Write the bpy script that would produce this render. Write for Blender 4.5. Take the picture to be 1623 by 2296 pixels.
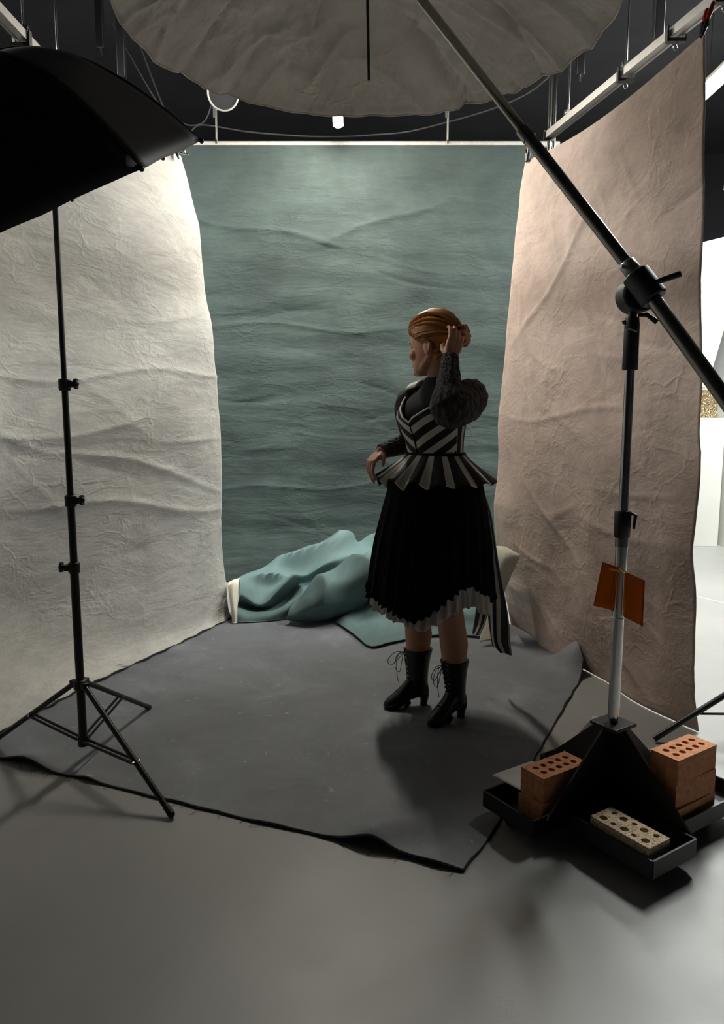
import bpy, bmesh, math, random
from mathutils import Vector, Matrix, noise
random.seed(7)
for o in list(bpy.data.objects): bpy.data.objects.remove(o)
SC = bpy.context.scene
COL = SC.collection
# ------------------------------------------------------------------ camera, world, light, exposure
CAM_H, PITCH, FPX = 1.35, math.radians(7.6), 1650.0
cd = bpy.data.cameras.new('camera'); cam = bpy.data.objects.new('camera', cd); COL.objects.link(cam)
cam.location = (0, 0, CAM_H); cam.rotation_euler = (math.pi/2 - PITCH, 0, 0)
cd.sensor_fit = 'VERTICAL'; cd.sensor_height = 24.0; cd.sensor_width = 24.0*1623/2296
cd.lens = FPX/2296*24.0; cd.clip_start = .05; cd.clip_end = 60
SC.camera = cam
w = bpy.data.worlds.new('world'); SC.world = w; w.use_nodes = True
w.node_tree.nodes['Background'].inputs[0].default_value = (.75, .8, .9, 1)
w.node_tree.nodes['Background'].inputs[1].default_value = .004
SC.view_settings.view_transform = 'Standard'; SC.view_settings.look = 'None'
SC.view_settings.gamma = 1; SC.view_settings.use_curve_mapping = False
SC.view_settings.exposure = 1.15
LAMP_SET, LAMP_ROOM = 130.0, 115.0      # emission of the ceiling battens

V = Vector
def at(px, py, Y):                       # point at depth Y on the sight line of a photo pixel
    xr = (px-811.5)/FPX; yu = -(py-1148)/FPX
    d = V((xr, math.cos(PITCH)+yu*math.sin(PITCH), -math.sin(PITCH)+yu*math.cos(PITCH)))
    t = Y/d.y
    return V((0, 0, CAM_H)) + d*t
def fl(px, py, z=0.0):                   # point at height z
    xr = (px-811.5)/FPX; yu = -(py-1148)/FPX
    d = V((xr, math.cos(PITCH)+yu*math.sin(PITCH), -math.sin(PITCH)+yu*math.cos(PITCH)))
    t = (z-CAM_H)/d.z
    return V((0, 0, CAM_H)) + d*t
def lerp(a, b, t): return a+(b-a)*t
def smooth(t): t = min(1, max(0, t)); return t*t*(3-2*t)
def interp(x, tab):
    if x <= tab[0][0]: return tab[0][1]
    for (a, va), (b, vb) in zip(tab, tab[1:]):
        if x <= b: return va+(vb-va)*(x-a)/(b-a)
    return tab[-1][1]
def catmull(ps, t):                      # ps list, t in 0..1
    n = len(ps)-1; s = min(n-1e-6, max(0, t*n)); i = int(s); f = s-i
    p0 = ps[max(0, i-1)]; p1 = ps[i]; p2 = ps[min(n, i+1)]; p3 = ps[min(n, i+2)]
    return .5*((2*p1)+(p2-p0)*f+(2*p0-5*p1+4*p2-p3)*f*f+(3*p1-p0-3*p2+p3)*f*f*f)
def nz(p, s=1.0, o=0.0): return noise.noise(V((p[0]*s+o, p[1]*s+o*1.7, p[2]*s-o)))

# ------------------------------------------------------------------ materials
def mat_base(name, col, rough=.6, metal=0.0, spec=None):
    m = bpy.data.materials.new(name); m.use_nodes = True
    b = m.node_tree.nodes['Principled BSDF']
    b.inputs['Base Color'].default_value = (*col, 1); b.inputs['Roughness'].default_value = rough
    b.inputs['Metallic'].default_value = metal
    if spec is not None: b.inputs['Specular IOR Level'].default_value = spec
    return m, m.node_tree.nodes, m.node_tree.links, b
def tex_noise(N, scale, detail=4, rough=.55, dist=0, typ='FBM'):
    n = N.new('ShaderNodeTexNoise'); n.noise_type = typ
    n.inputs['Scale'].default_value = scale; n.inputs['Detail'].default_value = detail
    n.inputs['Roughness'].default_value = rough; n.inputs['Distortion'].default_value = dist
    return n
def ramp(N, pts):
    r = N.new('ShaderNodeValToRGB'); e = r.color_ramp.elements
    while len(e) < len(pts): e.new(.5)
    for el, (p, c) in zip(e, pts): el.position = p; el.color = (*c, 1)
    return r
def mapping(N, L, src, scale):
    mp = N.new('ShaderNodeMapping'); mp.inputs['Scale'].default_value = scale
    L.new(src, mp.inputs['Vector']); return mp.outputs['Vector']
def plain(name, col, rough=.6, metal=0.0, var=.12, nscale=30, bump=0.05, spec=None):
    m, N, L, b = mat_base(name, col, rough, metal, spec)
    tc = N.new('ShaderNodeTexCoord'); n = tex_noise(N, nscale); L.new(tc.outputs['Object'], n.inputs['Vector'])
    r = ramp(N, [(.3, tuple(c*(1-var) for c in col)), (.7, tuple(min(1, c*(1+var)) for c in col))])
    L.new(n.outputs['Fac'], r.inputs[0]); L.new(r.outputs[0], b.inputs['Base Color'])
    if bump:
        bp = N.new('ShaderNodeBump'); bp.inputs['Strength'].default_value = bump; bp.inputs['Distance'].default_value = .01
        L.new(n.outputs['Fac'], bp.inputs['Height']); L.new(bp.outputs['Normal'], b.inputs['Normal'])
    return m
def canvas(name, c0, c1, c2, wr=.6, stretch=(1, 2.2, 1), mott=1.4, rough=.85, fine=38, wdist=.03):
    """painted cotton backdrop: cloudy paint, dabs and crumpled relief, in metres on the cloth"""
    m, N, L, b = mat_base(name, c1, rough)
    tc = N.new('ShaderNodeTexCoord'); uv = tc.outputs['UV']
    n1 = tex_noise(N, mott, 6, .62, .4); L.new(uv, n1.inputs['Vector'])
    r = ramp(N, [(.3, c0), (.5, c1), (.7, c2)]); L.new(n1.outputs['Fac'], r.inputs[0])
    n2 = tex_noise(N, 9, 6, .7, .2); L.new(mapping(N, L, uv, stretch), n2.inputs['Vector'])
    r2 = ramp(N, [(.35, (.88,)*3), (.65, (1.07,)*3)]); L.new(n2.outputs['Fac'], r2.inputs[0])
    mx = N.new('ShaderNodeMix'); mx.data_type = 'RGBA'; mx.blend_type = 'MULTIPLY'; mx.inputs[0].default_value = 1
    L.new(r.outputs[0], mx.inputs[6]); L.new(r2.outputs[0], mx.inputs[7]); L.new(mx.outputs[2], b.inputs['Base Color'])
    # relief: long creases + small crumples
    wp = tex_noise(N, 3.0, 4, .6); L.new(uv, wp.inputs['Vector'])
    wa = N.new('ShaderNodeVectorMath'); wa.operation = 'MULTIPLY_ADD'; wa.inputs[1].default_value = (.5, .5, .5)
    L.new(wp.outputs['Color'], wa.inputs[0]); L.new(mapping(N, L, uv, stretch), wa.inputs[2])
    vo = N.new('ShaderNodeTexVoronoi'); vo.feature = 'DISTANCE_TO_EDGE'; vo.inputs['Scale'].default_value = 5.0; L.new(wa.outputs[0], vo.inputs['Vector'])
    vr = N.new('ShaderNodeMapRange'); vr.inputs[2].default_value = .10; vr.inputs[3].default_value = 1; vr.inputs[4].default_value = 0; L.new(vo.outputs['Distance'], vr.inputs[0])
    vm = tex_noise(N, 2.4, 3); L.new(uv, vm.inputs['Vector'])
    vk = N.new('ShaderNodeMapRange'); vk.inputs[1].default_value = .45; vk.inputs[2].default_value = .62; L.new(vm.outputs['Fac'], vk.inputs[0])
    n3 = N.new('ShaderNodeMath'); n3.operation = 'MULTIPLY'; L.new(vr.outputs[0], n3.inputs[0]); L.new(vk.outputs[0], n3.inputs[1])
    n4 = tex_noise(N, 4.2, 6, .62, .5); L.new(mapping(N, L, uv, stretch), n4.inputs['Vector'])
    n5 = tex_noise(N, fine*8, 2, .5); L.new(uv, n5.inputs['Vector'])
    a1 = N.new('ShaderNodeMath'); a1.operation = 'MULTIPLY_ADD'; a1.inputs[1].default_value = .16
    L.new(n3.outputs[0], a1.inputs[0]); L.new(n4.outputs['Fac'], a1.inputs[2])
    a2 = N.new('ShaderNodeMath'); a2.operation = 'MULTIPLY_ADD'; a2.inputs[1].default_value = .03
    L.new(n5.outputs['Fac'], a2.inputs[0]); L.new(a1.outputs[0], a2.inputs[2])
    bp = N.new('ShaderNodeBump'); bp.inputs['Strength'].default_value = wr; bp.inputs['Distance'].default_value = wdist
    L.new(a2.outputs[0], bp.inputs['Height']); L.new(bp.outputs['Normal'], b.inputs['Normal'])
    return m
def emit(name, col, st):
    m, N, L, b = mat_base(name, (.9, .9, .9), .5)
    b.inputs['Emission Color'].default_value = (*col, 1); b.inputs['Emission Strength'].default_value = st
    return m
def stripes(name, kind, dark=(.006, .006, .007), light=(.62, .58, .52), period=.06, slope=.5, duty=.45):
    """woven stripes from the cloth's own UV in metres"""
    m, N, L, b = mat_base(name, light, .8)
    tc = N.new('ShaderNodeTexCoord'); sp = N.new('ShaderNodeSeparateXYZ'); L.new(tc.outputs['UV'], sp.inputs[0])
    def M(op, a, bb=None, c=None):
        n = N.new('ShaderNodeMath'); n.operation = op
        for i, q in enumerate((a, bb, c)):
            if q is None: continue
            if isinstance(q, (int, float)): n.inputs[i].default_value = q
            else: L.new(q, n.inputs[i])
        return n.outputs[0]
    if kind == 'chevron':
        s = M('SUBTRACT', sp.outputs[1], M('MULTIPLY', M('ABSOLUTE', sp.outputs[0]), slope))
        ch = M('LESS_THAN', M('FRACT', M('DIVIDE', M('ADD', s, 10), period)), duty)
        ve = M('LESS_THAN', M('FRACT', M('DIVIDE', M('ADD', M('ABSOLUTE', sp.outputs[0]), .012), .05)), .42)
        side = M('GREATER_THAN', M('ABSOLUTE', sp.outputs[0]), .205)
        f = M('ADD', M('MULTIPLY', ch, M('SUBTRACT', 1, side)), M('MULTIPLY', ve, side))
    else:
        f = M('LESS_THAN', M('FRACT', M('DIVIDE', M('ADD', sp.outputs[0], 10), period)), duty)
    mx = N.new('ShaderNodeMix'); mx.data_type = 'RGBA'; L.new(f, mx.inputs[0])
    mx.inputs[6].default_value = (*dark, 1); mx.inputs[7].default_value = (*light, 1)
    L.new(mx.outputs[2], b.inputs['Base Color'])
    n = tex_noise(N, 260, 2); L.new(tc.outputs['UV'], n.inputs['Vector'])
    bp = N.new('ShaderNodeBump'); bp.inputs['Strength'].default_value = .12; bp.inputs['Distance'].default_value = .003
    L.new(n.outputs['Fac'], bp.inputs['Height']); L.new(bp.outputs['Normal'], b.inputs['Normal'])
    return m
def knit(name, col, scale=70, bump=.8, rough=.85, stretch=(1, 1, 1)):
    m, N, L, b = mat_base(name, col, rough)
    tc = N.new('ShaderNodeTexCoord'); v = N.new('ShaderNodeTexVoronoi'); v.inputs['Scale'].default_value = scale
    L.new(mapping(N, L, tc.outputs['Object'], stretch), v.inputs['Vector'])
    r = ramp(N, [(.1, tuple(c*1.5 for c in col)), (.6, tuple(c*.35 for c in col))]); L.new(v.outputs['Distance'], r.inputs[0])
    L.new(r.outputs[0], b.inputs['Base Color'])
    bp = N.new('ShaderNodeBump'); bp.invert = True; bp.inputs['Strength'].default_value = bump; bp.inputs['Distance'].default_value = .01
    L.new(v.outputs['Distance'], bp.inputs['Height']); L.new(bp.outputs['Normal'], b.inputs['Normal'])
    return m
def speckle(name, base, spots, scale=120, rough=.8, size=.35):
    m, N, L, b = mat_base(name, base, rough)
    tc = N.new('ShaderNodeTexCoord'); v = N.new('ShaderNodeTexVoronoi'); v.inputs['Scale'].default_value = scale
    L.new(tc.outputs['Object'], v.inputs['Vector'])
    sp = N.new('ShaderNodeSeparateColor'); L.new(v.outputs['Color'], sp.inputs[0])
    r = ramp(N, [(0, base), (.45, tuple(c*.8 for c in base)), (.6, spots[0]), (.85, spots[1])]); r.color_ramp.interpolation = 'CONSTANT'
    L.new(sp.outputs[0], r.inputs[0]); L.new(r.outputs[0], b.inputs['Base Color'])
    bp = N.new('ShaderNodeBump'); bp.inputs['Strength'].default_value = .3; bp.inputs['Distance'].default_value = .004
    L.new(v.outputs['Distance'], bp.inputs['Height']); L.new(bp.outputs['Normal'], b.inputs['Normal'])
    return m
def floor_mat(name, col, rough):
    m, N, L, b = mat_base(name, col, rough)
    tc = N.new('ShaderNodeTexCoord'); n = tex_noise(N, 1.3, 7, .6, .6); L.new(tc.outputs['Object'], n.inputs['Vector'])
    r = ramp(N, [(.3, tuple(c*.9 for c in col)), (.7, tuple(c*1.08 for c in col))]); L.new(n.outputs['Fac'], r.inputs[0])
    L.new(r.outputs[0], b.inputs['Base Color'])
    n2 = tex_noise(N, 4, 6, .65); L.new(tc.outputs['Object'], n2.inputs['Vector'])
    mr = N.new('ShaderNodeMapRange'); mr.inputs[3].default_value = rough-.07; mr.inputs[4].default_value = rough+.09
    L.new(n2.outputs['Fac'], mr.inputs[0]); L.new(mr.outputs[0], b.inputs['Roughness'])
    n3 = tex_noise(N, 3.0, 3); L.new(tc.outputs['Object'], n3.inputs['Vector'])
    bp = N.new('ShaderNodeBump'); bp.inputs['Strength'].default_value = .12; bp.inputs['Distance'].default_value = .01
    L.new(n3.outputs['Fac'], bp.inputs['Height']); L.new(bp.outputs['Normal'], b.inputs['Normal'])
    return m
def mat_cloth(name, col):
    """dark painted floor canvas with chalky scuffs and pale flecks"""
    m, N, L, b = mat_base(name, col, .62)
    tc = N.new('ShaderNodeTexCoord'); O = tc.outputs['Object']
    n = tex_noise(N, 2.2, 8, .68, .5); L.new(O, n.inputs['Vector'])
    r = ramp(N, [(.32, tuple(c*.75 for c in col)), (.55, col), (.75, tuple(c*1.55 for c in col))]); L.new(n.outputs['Fac'], r.inputs[0])
    s = tex_noise(N, 26, 3, .6, .6); L.new(O, s.inputs['Vector'])
    rs = ramp(N, [(.66, (0, 0, 0)), (.76, (.8, .8, .8))]); L.new(s.outputs['Fac'], rs.inputs[0])
    mx = N.new('ShaderNodeMix'); mx.data_type = 'RGBA'; L.new(rs.outputs[0], mx.inputs[0])
    L.new(r.outputs[0], mx.inputs[6]); mx.inputs[7].default_value = (.42, .42, .40, 1)
    L.new(mx.outputs[2], b.inputs['Base Color'])
    n2 = tex_noise(N, 160, 3); L.new(O, n2.inputs['Vector'])
    bp = N.new('ShaderNodeBump'); bp.inputs['Strength'].default_value = .25; bp.inputs['Distance'].default_value = .004
    L.new(n2.outputs['Fac'], bp.inputs['Height']); L.new(bp.outputs['Normal'], b.inputs['Normal'])
    return m
def hair_mat(name, c0, c1):
    m, N, L, b = mat_base(name, c0, .42)
    tc = N.new('ShaderNodeTexCoord'); n = tex_noise(N, 1, 4, .6); L.new(mapping(N, L, tc.outputs['UV'], (6, 160, 1)), n.inputs['Vector'])
    r = ramp(N, [(.3, c0), (.7, c1)]); L.new(n.outputs['Fac'], r.inputs[0]); L.new(r.outputs[0], b.inputs['Base Color'])
    bp = N.new('ShaderNodeBump'); bp.inputs['Strength'].default_value = .5; bp.inputs['Distance'].default_value = .004
    L.new(n.outputs['Fac'], bp.inputs['Height']); L.new(bp.outputs['Normal'], b.inputs['Normal'])
    return m
M = dict(
 floor=floor_mat('grey_polished_floor', (.32, .32, .31), .43),
 black_wall=plain('black_paint', (.020, .020, .025), .85, var=.2, nscale=3),
 white_wall=plain('white_wall_paint', (.72, .72, .69), .8, var=.03, nscale=4, bump=.02),
 teal=canvas('teal_backdrop_canvas', (.034, .050, .048), (.050, .072, .068), (.070, .098, .090), .4, (.7, 2.6, 1), 1.5),
 white=canvas('white_backdrop_canvas', (.43, .42, .405), (.54, .525, .495), (.62, .60, .555), .42, (.8, 2.0, 1), 1.7),
 pink=canvas('pink_backdrop_canvas', (.45, .35, .305), (.56, .43, .37), (.64, .50, .435), .42, (1, 1.3, 1), 1.9),
 heap=canvas('teal_raw_canvas', (.10, .168, .170), (.118, .195, .196), (.145, .225, .222), .10, (1, 1, 1), 1.2, .7),
 cream=canvas('cream_canvas_back', (.58, .55, .45), (.66, .63, .53), (.72, .69, .60), .15, (1, 1, 1), 2),
 umb=canvas('umbrella_white_cloth', (.50, .47, .43), (.56, .53, .49), (.60, .57, .53), .8, (1, 1, 1), 1.5, .8, 30, .02),
 mat=mat_cloth('dark_floor_canvas', (.188, .198, .222)),
 mat_edge=plain('edge_shade_and_threads', (.02, .02, .022), .9, nscale=200, bump=.4),  # near-black: painted shade under the canvas edge, and the loose threads
 black_nylon=plain('black_nylon', (.008, .008, .011), .55, var=.3, nscale=8, bump=.08),
 silver=plain('silver_lining', (.6, .6, .6), .45, .3, nscale=40),
 black_metal=plain('black_powder_coat', (.007, .007, .008), .42, 0.0, nscale=90, bump=.03),
 black_plastic=plain('black_plastic', (.010, .010, .011), .5, nscale=60, bump=.03),
 chrome=plain('chrome_tube', (.62, .62, .62), .16, 1.0, var=.04, nscale=50, bump=0),
 alu=plain('aluminium', (.42, .41, .39), .38, .85, var=.06, nscale=40, bump=.02),
 steel=plain('dull_steel_tube', (.30, .29, .27), .22, .95, var=.08, nscale=30, bump=.01),
 red=plain('red_clamp_plastic', (.35, .012, .015), .5),
 brick=plain('terracotta_brick', (.56, .24, .11), .85, var=.22, nscale=60, bump=.4),
 pale_brick=speckle('pale_speckled_brick', (.55, .42, .27), [(.30, .19, .12), (.64, .53, .39)], 260),
 speck=speckle('speckled_terrazzo', (.24, .17, .085), [(.06, .035, .02), (.62, .54, .36)], 120, .5),
 paper=plain('white_paper', (.62, .60, .56), .8, var=.08, nscale=12, bump=.03),
 yellow=plain('yellow_tape', (.75, .50, .03), .6),
 cable=plain('grey_cable', (.05, .05, .055), .6),
 hoop=plain('pale_plastic', (.6, .58, .53), .5),
 tube_set=emit('lit_tube', (1.0, .93, .80), LAMP_SET),
 tube_room=emit('lit_room_tube', (.97, 1.0, .95), LAMP_ROOM),
 lamp_body=plain('white_lamp_housing', (.7, .7, .68), .5),
 line=plain('floor_tape_white', (.75, .75, .72), .7),
 # the person
 skin=plain('skin', (.60, .30, .19), .5, var=.06, nscale=60, bump=.03),
 lips=plain('lips', (.42, .12, .10), .45),
 eye=plain('eye_white', (.7, .68, .65), .25), iris=plain('iris', (.06, .09, .10), .2),
 hair=hair_mat('copper_hair', (.34, .12, .032), (.74, .35, .11)),
 blouse=plain('black_blouse', (.005, .005, .006), .85, nscale=120, bump=.2, spec=.2),
 sleeve=knit('charcoal_knit_sleeve', (.050, .043, .043), 60, .6, stretch=(1, 1, .35)),
 cuff=knit('charcoal_smocked_cuff', (.090, .080, .078), 110, 1.0),
 bodice=stripes('striped_bodice_cloth', 'chevron', period=.064, slope=.62, duty=.46),
 peplum=stripes('striped_peplum_cloth', 'radial', period=1/13, duty=.42),
 train=stripes('striped_train_cloth', 'vert', period=.038, duty=.4, light=(.5, .46, .42)),
 trim=plain('cream_trim', (.68, .65, .60), .75),
 skirt=plain('black_velvet_skirt', (.0045, .0045, .005), .95, nscale=50, bump=.2, spec=.15),
 petti=plain('white_petticoat', (.60, .55, .52), .85, nscale=120, bump=.25),
 boot=plain('black_boot_leather', (.006, .006, .006), .3, nscale=120, bump=.12),
 lace=plain('black_lace_cord', (.012, .012, .012), .7),
)
# orange see-through gel
m, N, L, b = mat_base('orange_gel_film', (.62, .16, .015), .12)
b.inputs['Transmission Weight'].default_value = .55; b.inputs['IOR'].default_value = 1.1
tc = N.new('ShaderNodeTexCoord'); n = tex_noise(N, 9, 2); L.new(tc.outputs['Object'], n.inputs['Vector'])
bp = N.new('ShaderNodeBump'); bp.inputs['Strength'].default_value = .1; L.new(n.outputs['Fac'], bp.inputs['Height']); L.new(bp.outputs['Normal'], b.inputs['Normal'])
M['gel'] = m

# ------------------------------------------------------------------ mesh builder
class MB:
    def __init__(s): s.v = []; s.f = []; s.uv = []; s.has_uv = False
    def add(s, vs, fs, uvs=None):
        o = len(s.v); s.v += [V(p) for p in vs]; s.f += [tuple(i+o for i in f) for f in fs]
        if uvs: s.has_uv = True
        s.uv += list(uvs) if uvs else [(p[0], p[2]) for p in vs]
        return s
    def box(s, c, size, rot=None):
        c = V(c); R = rot if rot is not None else Matrix.Identity(3)
        vs = [c+R@V((size[0]*a/2, size[1]*b_/2, size[2]*d/2)) for d in (-1, 1) for b_ in (-1, 1) for a in (-1, 1)]
        return s.add(vs, [(0, 2, 3, 1), (4, 5, 7, 6), (0, 1, 5, 4), (2, 6, 7, 3), (0, 4, 6, 2), (1, 3, 7, 5)])
    def rings(s, rr, closed=True, cap=True, uvs=None):
        n = len(rr[0]); vs = [p for r in rr for p in r]; fs = []
        for i in range(len(rr)-1):
            for k in range(n if closed else n-1):
                a = i*n+k; b_ = i*n+(k+1) % n
                fs.append((a, b_, b_+n, a+n))
        if cap and closed:
            fs.append(tuple(range(n-1, -1, -1))); fs.append(tuple((len(rr)-1)*n+k for k in range(n)))
        return s.add(vs, fs, uvs)
    def tube(s, pts, rad, n=10, cap=True, flat=1.0, up=None):
        pts = [V(p) for p in pts]; rr = []
        if not hasattr(rad, '__len__'): rad = [rad]*len(pts)
        t0 = (pts[1]-pts[0]).normalized()
        a = (V(up) if up else (V((0, 0, 1)) if abs(t0.z) < .9 else V((1, 0, 0))))
        L_ = 0; uv = []
        for i, p in enumerate(pts):
            t = (pts[min(i+1, len(pts)-1)]-pts[max(i-1, 0)]).normalized()
            if i: L_ += (pts[i]-pts[i-1]).length
            e1 = (a-t*a.dot(t)).normalized(); a = e1; e2 = t.cross(e1)
            rr.append([p+(e1*math.cos(2*math.pi*k/n)*flat+e2*math.sin(2*math.pi*k/n))*rad[i] for k in range(n)])
            uv += [(L_, k/n*.1) for k in range(n)]
        return s.rings(rr, True, cap, uv)
    def sphere(s, c, r, n=12, m=8, sc=(1, 1, 1), R=None):
        c = V(c); R = R if R is not None else Matrix.Identity(3); vs = []; fs = []
        vs.append(c+R@V((0, 0, -r*sc[2])))
        for j in range(1, m):
            th = -math.pi/2+math.pi*j/m
            for k in range(n):
                ph = 2*math.pi*k/n
                vs.append(c+R@V((r*sc[0]*math.cos(th)*math.cos(ph), r*sc[1]*math.cos(th)*math.sin(ph), r*sc[2]*math.sin(th))))
        vs.append(c+R@V((0, 0, r*sc[2]))); T = len(vs)-1
        for k in range(n):
            fs.append((0, 1+(k+1) % n, 1+k)); fs.append((T, T-n+k, T-n+(k+1) % n))
        for j in range(m-2):
            for k in range(n):
                a = 1+j*n+k; b_ = 1+j*n+(k+1) % n
                fs.append((a, b_, b_+n, a+n))
        return s.add(vs, fs)
    def chain(s, pts, rad, n=12):               # capsules through the joints
        for p, r in zip(pts, rad): s.sphere(p, r, n, 8)
        for i in range(len(pts)-1): s.tube([pts[i], pts[i+1]], [rad[i], rad[i+1]], n)
        return s
    def cyl(s, a, b_, r, n=20): return s.tube([a, b_], r, n)
    def grid(s, fn, nu, nv, uvfn=None):
        vs = []; uv = []
        for j in range(nv+1):
            for i in range(nu+1):
                vs.append(fn(i/nu, j/nv)); uv.append(uvfn(i/nu, j/nv) if uvfn else (i/nu, j/nv))
        fs = [(j*(nu+1)+i, j*(nu+1)+i+1, (j+1)*(nu+1)+i+1, (j+1)*(nu+1)+i) for j in range(nv) for i in range(nu)]
        return s.add(vs, fs, uv)
    def mesh(s, name, off=V((0, 0, 0)), smooth_=True):
        me = bpy.data.meshes.new(name); me.from_pydata([tuple(p-off) for p in s.v], [], s.f)
        ul = me.uv_layers.new(name='UVMap')
        for lp in me.loops: ul.data[lp.index].uv = s.uv[lp.vertex_index][:2]
        if smooth_:
            me.polygons.foreach_set('use_smooth', [True]*len(me.polygons))
            me.set_sharp_from_angle(angle=math.radians(40))
        me.update(); return me
ORG = {}
def thing(name, label, cat, loc=(0, 0, 0), group=None):
    o = bpy.data.objects.new(name, None); COL.objects.link(o); o.location = loc; o.empty_display_size = .05
    o['label'] = label; o['category'] = cat
    if group: o['group'] = group
    ORG[o.name] = V(loc); return o
def part(parent, name, mb, mat, bevel=0, solid=0, subd=0, label=None, smooth_=True):
    off = ORG[parent.name]
    me = mb.mesh(name, off, smooth_); me.materials.append(mat)
    o = bpy.data.objects.new(name, me); COL.objects.link(o); o.parent = parent; ORG[o.name] = off
    mods(o, bevel, solid, subd)
    if label: o['label'] = label
    return o
def mods(o, bevel, solid, subd):
    if solid:
        md = o.modifiers.new('s', 'SOLIDIFY'); md.thickness = solid; md.offset = 0
    if bevel:
        md = o.modifiers.new('b', 'BEVEL'); md.width = bevel; md.segments = 2; md.limit_method = 'ANGLE'
    if subd:
        md = o.modifiers.new('d', 'SUBSURF'); md.levels = subd; md.render_levels = subd
def solo(name, mb, mat, label, cat, loc=None, group=None, bevel=0, solid=0, subd=0, smooth_=True):
    if loc is None:
        c = sum(mb.v, V())/len(mb.v); loc = V((c.x, c.y, min(p.z for p in mb.v)))
    me = mb.mesh(name, V(loc), smooth_); me.materials.append(mat)
    o = bpy.data.objects.new(name, me); COL.objects.link(o); o.location = loc; ORG[o.name] = V(loc)
    o['label'] = label; o['category'] = cat
    if group: o['group'] = group
    mods(o, bevel, solid, subd); return o
def struct(name, mb, mat, bevel=0):
    me = mb.mesh(name, V((0, 0, 0)), False); me.materials.append(mat)
    o = bpy.data.objects.new(name, me); COL.objects.link(o); o['kind'] = 'structure'; ORG[o.name] = V((0, 0, 0)); mods(o, bevel, 0, 0)
    return o
def copy_thing(root, delta, label=None, rotz=0):
    r = root.copy(); COL.objects.link(r); r.location = root.location+V(delta)
    r.rotation_euler.z += rotz
    if label: r['label'] = label
    for ch in root.children:
        c = ch.copy(); COL.objects.link(c); c.parent = r
        for g in ch.children:
            d = g.copy(); COL.objects.link(d); d.parent = c
    ORG[r.name] = V(r.location); return r
def remeshed(mb, name, off, voxel, sm=6):
    me = mb.mesh(name, off, False); o = bpy.data.objects.new('tmp', me); COL.objects.link(o)
    r = o.modifiers.new('r', 'REMESH'); r.mode = 'VOXEL'; r.voxel_size = voxel; r.use_smooth_shade = True
    if sm:
        s_ = o.modifiers.new('s', 'SMOOTH'); s_.iterations = sm; s_.factor = .5
    dg = bpy.context.evaluated_depsgraph_get(); dg.update()
    nm = bpy.data.meshes.new_from_object(o.evaluated_get(dg))
    bpy.data.objects.remove(o); nm.name = name
    nm.polygons.foreach_set('use_smooth', [True]*len(nm.polygons))
    return nm
def part_mesh(parent, name, me, mat):
    me.materials.clear(); me.materials.append(mat)
    o = bpy.data.objects.new(name, me); COL.objects.link(o); o.parent = parent; ORG[o.name] = ORG[parent.name]; return o
def frame(t, up=(0, 0, 1)):               # matrix whose z axis is t
    t = V(t).normalized(); u = V(up)
    if abs(t.dot(u)) > .95: u = V((1, 0, 0))
    x = u.cross(t).normalized(); y = t.cross(x)
    return Matrix((x, y, t)).transposed()
def rotz(a): return Matrix.Rotation(a, 3, 'Z')

# ------------------------------------------------------------------ the room
RX0, RX1, RY0, RY1, RZ = -4.2, 5.6, -3.5, 8.9, 4.3
struct('floor', MB().box(((RX0+RX1)/2, (RY0+RY1)/2, -.05), (RX1-RX0, RY1-RY0, .1)), M['floor'])
struct('ceiling', MB().box(((RX0+RX1)/2, (RY0+RY1)/2, RZ+.05), (RX1-RX0, RY1-RY0, .1)), M['black_wall'])
struct('wall_back', MB().box(((RX0+RX1)/2, RY1+.06, RZ/2), (RX1-RX0, .12, RZ)), M['black_wall'])
struct('wall_left', MB().box((RX0-.06, (RY0+RY1)/2, RZ/2), (.12, RY1-RY0, RZ)), M['black_wall'])
struct('wall_front', MB().box(((RX0+RX1)/2, RY0-.06, RZ/2), (RX1-RX0, .12, RZ)), M['black_wall'])
struct('wall_right', MB().box((RX1+.06, (RY0+RY1)/2, RZ/2), (.12, RY1-RY0, RZ)), M['black_wall'])
# white dado wall in the far right bay
struct('wall_bay', MB().box((4.15, 8.35, 1.35), (2.9, .1, 2.7)), plain('grey_wall_paint', (.22, .22, .22), .8, var=.04, nscale=3, bump=.02))
struct('trim_1', MB().box((2.75+.35, 4.30, .0015), (.012, 3.0, .003), rotz(math.radians(30))), M['line'])

# ------------------------------------------------------------------ ceiling battens (the place's lamps)
def batten(name, label, c, length, mat, w_=.07, h_=.05, drops=True):
    t = thing(name, label, 'ceiling light', c, 'linear ceiling lights')
    c = V(c)
    part(t, 'housing', MB().box(c+V((0, 0, h_*.75)), (w_, length, h_*.5)), M['lamp_body'], bevel=.004)
    d = MB(); rr = []
    for yy in (-length/2+.02, length/2-.02):
        rr.append([c+V((math.cos(a)*w_*.46, yy, math.sin(a)*h_*.55+.02)) for a in [math.pi+math.pi*k/10 for k in range(11)]])
    d.rings(rr, True, True); part(t, 'diffuser', d, mat)
    part(t, 'end_cap', MB().box(c+V((0, length/2-.008, h_*.62)), (w_, .012, h_*.76)), M['lamp_body'])
    part(t, 'end_cap', MB().box(c+V((0, -length/2+.008, h_*.62)), (w_, .012, h_*.76)), M['lamp_body'])
    if drops:
        for yy in (-.35*length, .35*length):
            part(t, 'suspension_wire', MB().cyl(c+V((0, yy, h_)), V((c.x, c.y+yy, RZ)), .0025, 6), M['steel'])
    return t
batten('batten_light', 'lit linear batten light hanging above the teal backdrop', (-.17, 5.12, 3.38), .95, M['tube_set'], .075)
batten('batten_light', 'lit linear batten light beyond the near edge of the pink backdrop', (2.28, 4.5, 3.45), 1.9, M['tube_room'], .12)
batten('batten_light', 'lit linear batten light beyond the whitewashed backdrop', (-2.45, 4.5, 3.45), 1.9, M['tube_room'], .12)
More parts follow.
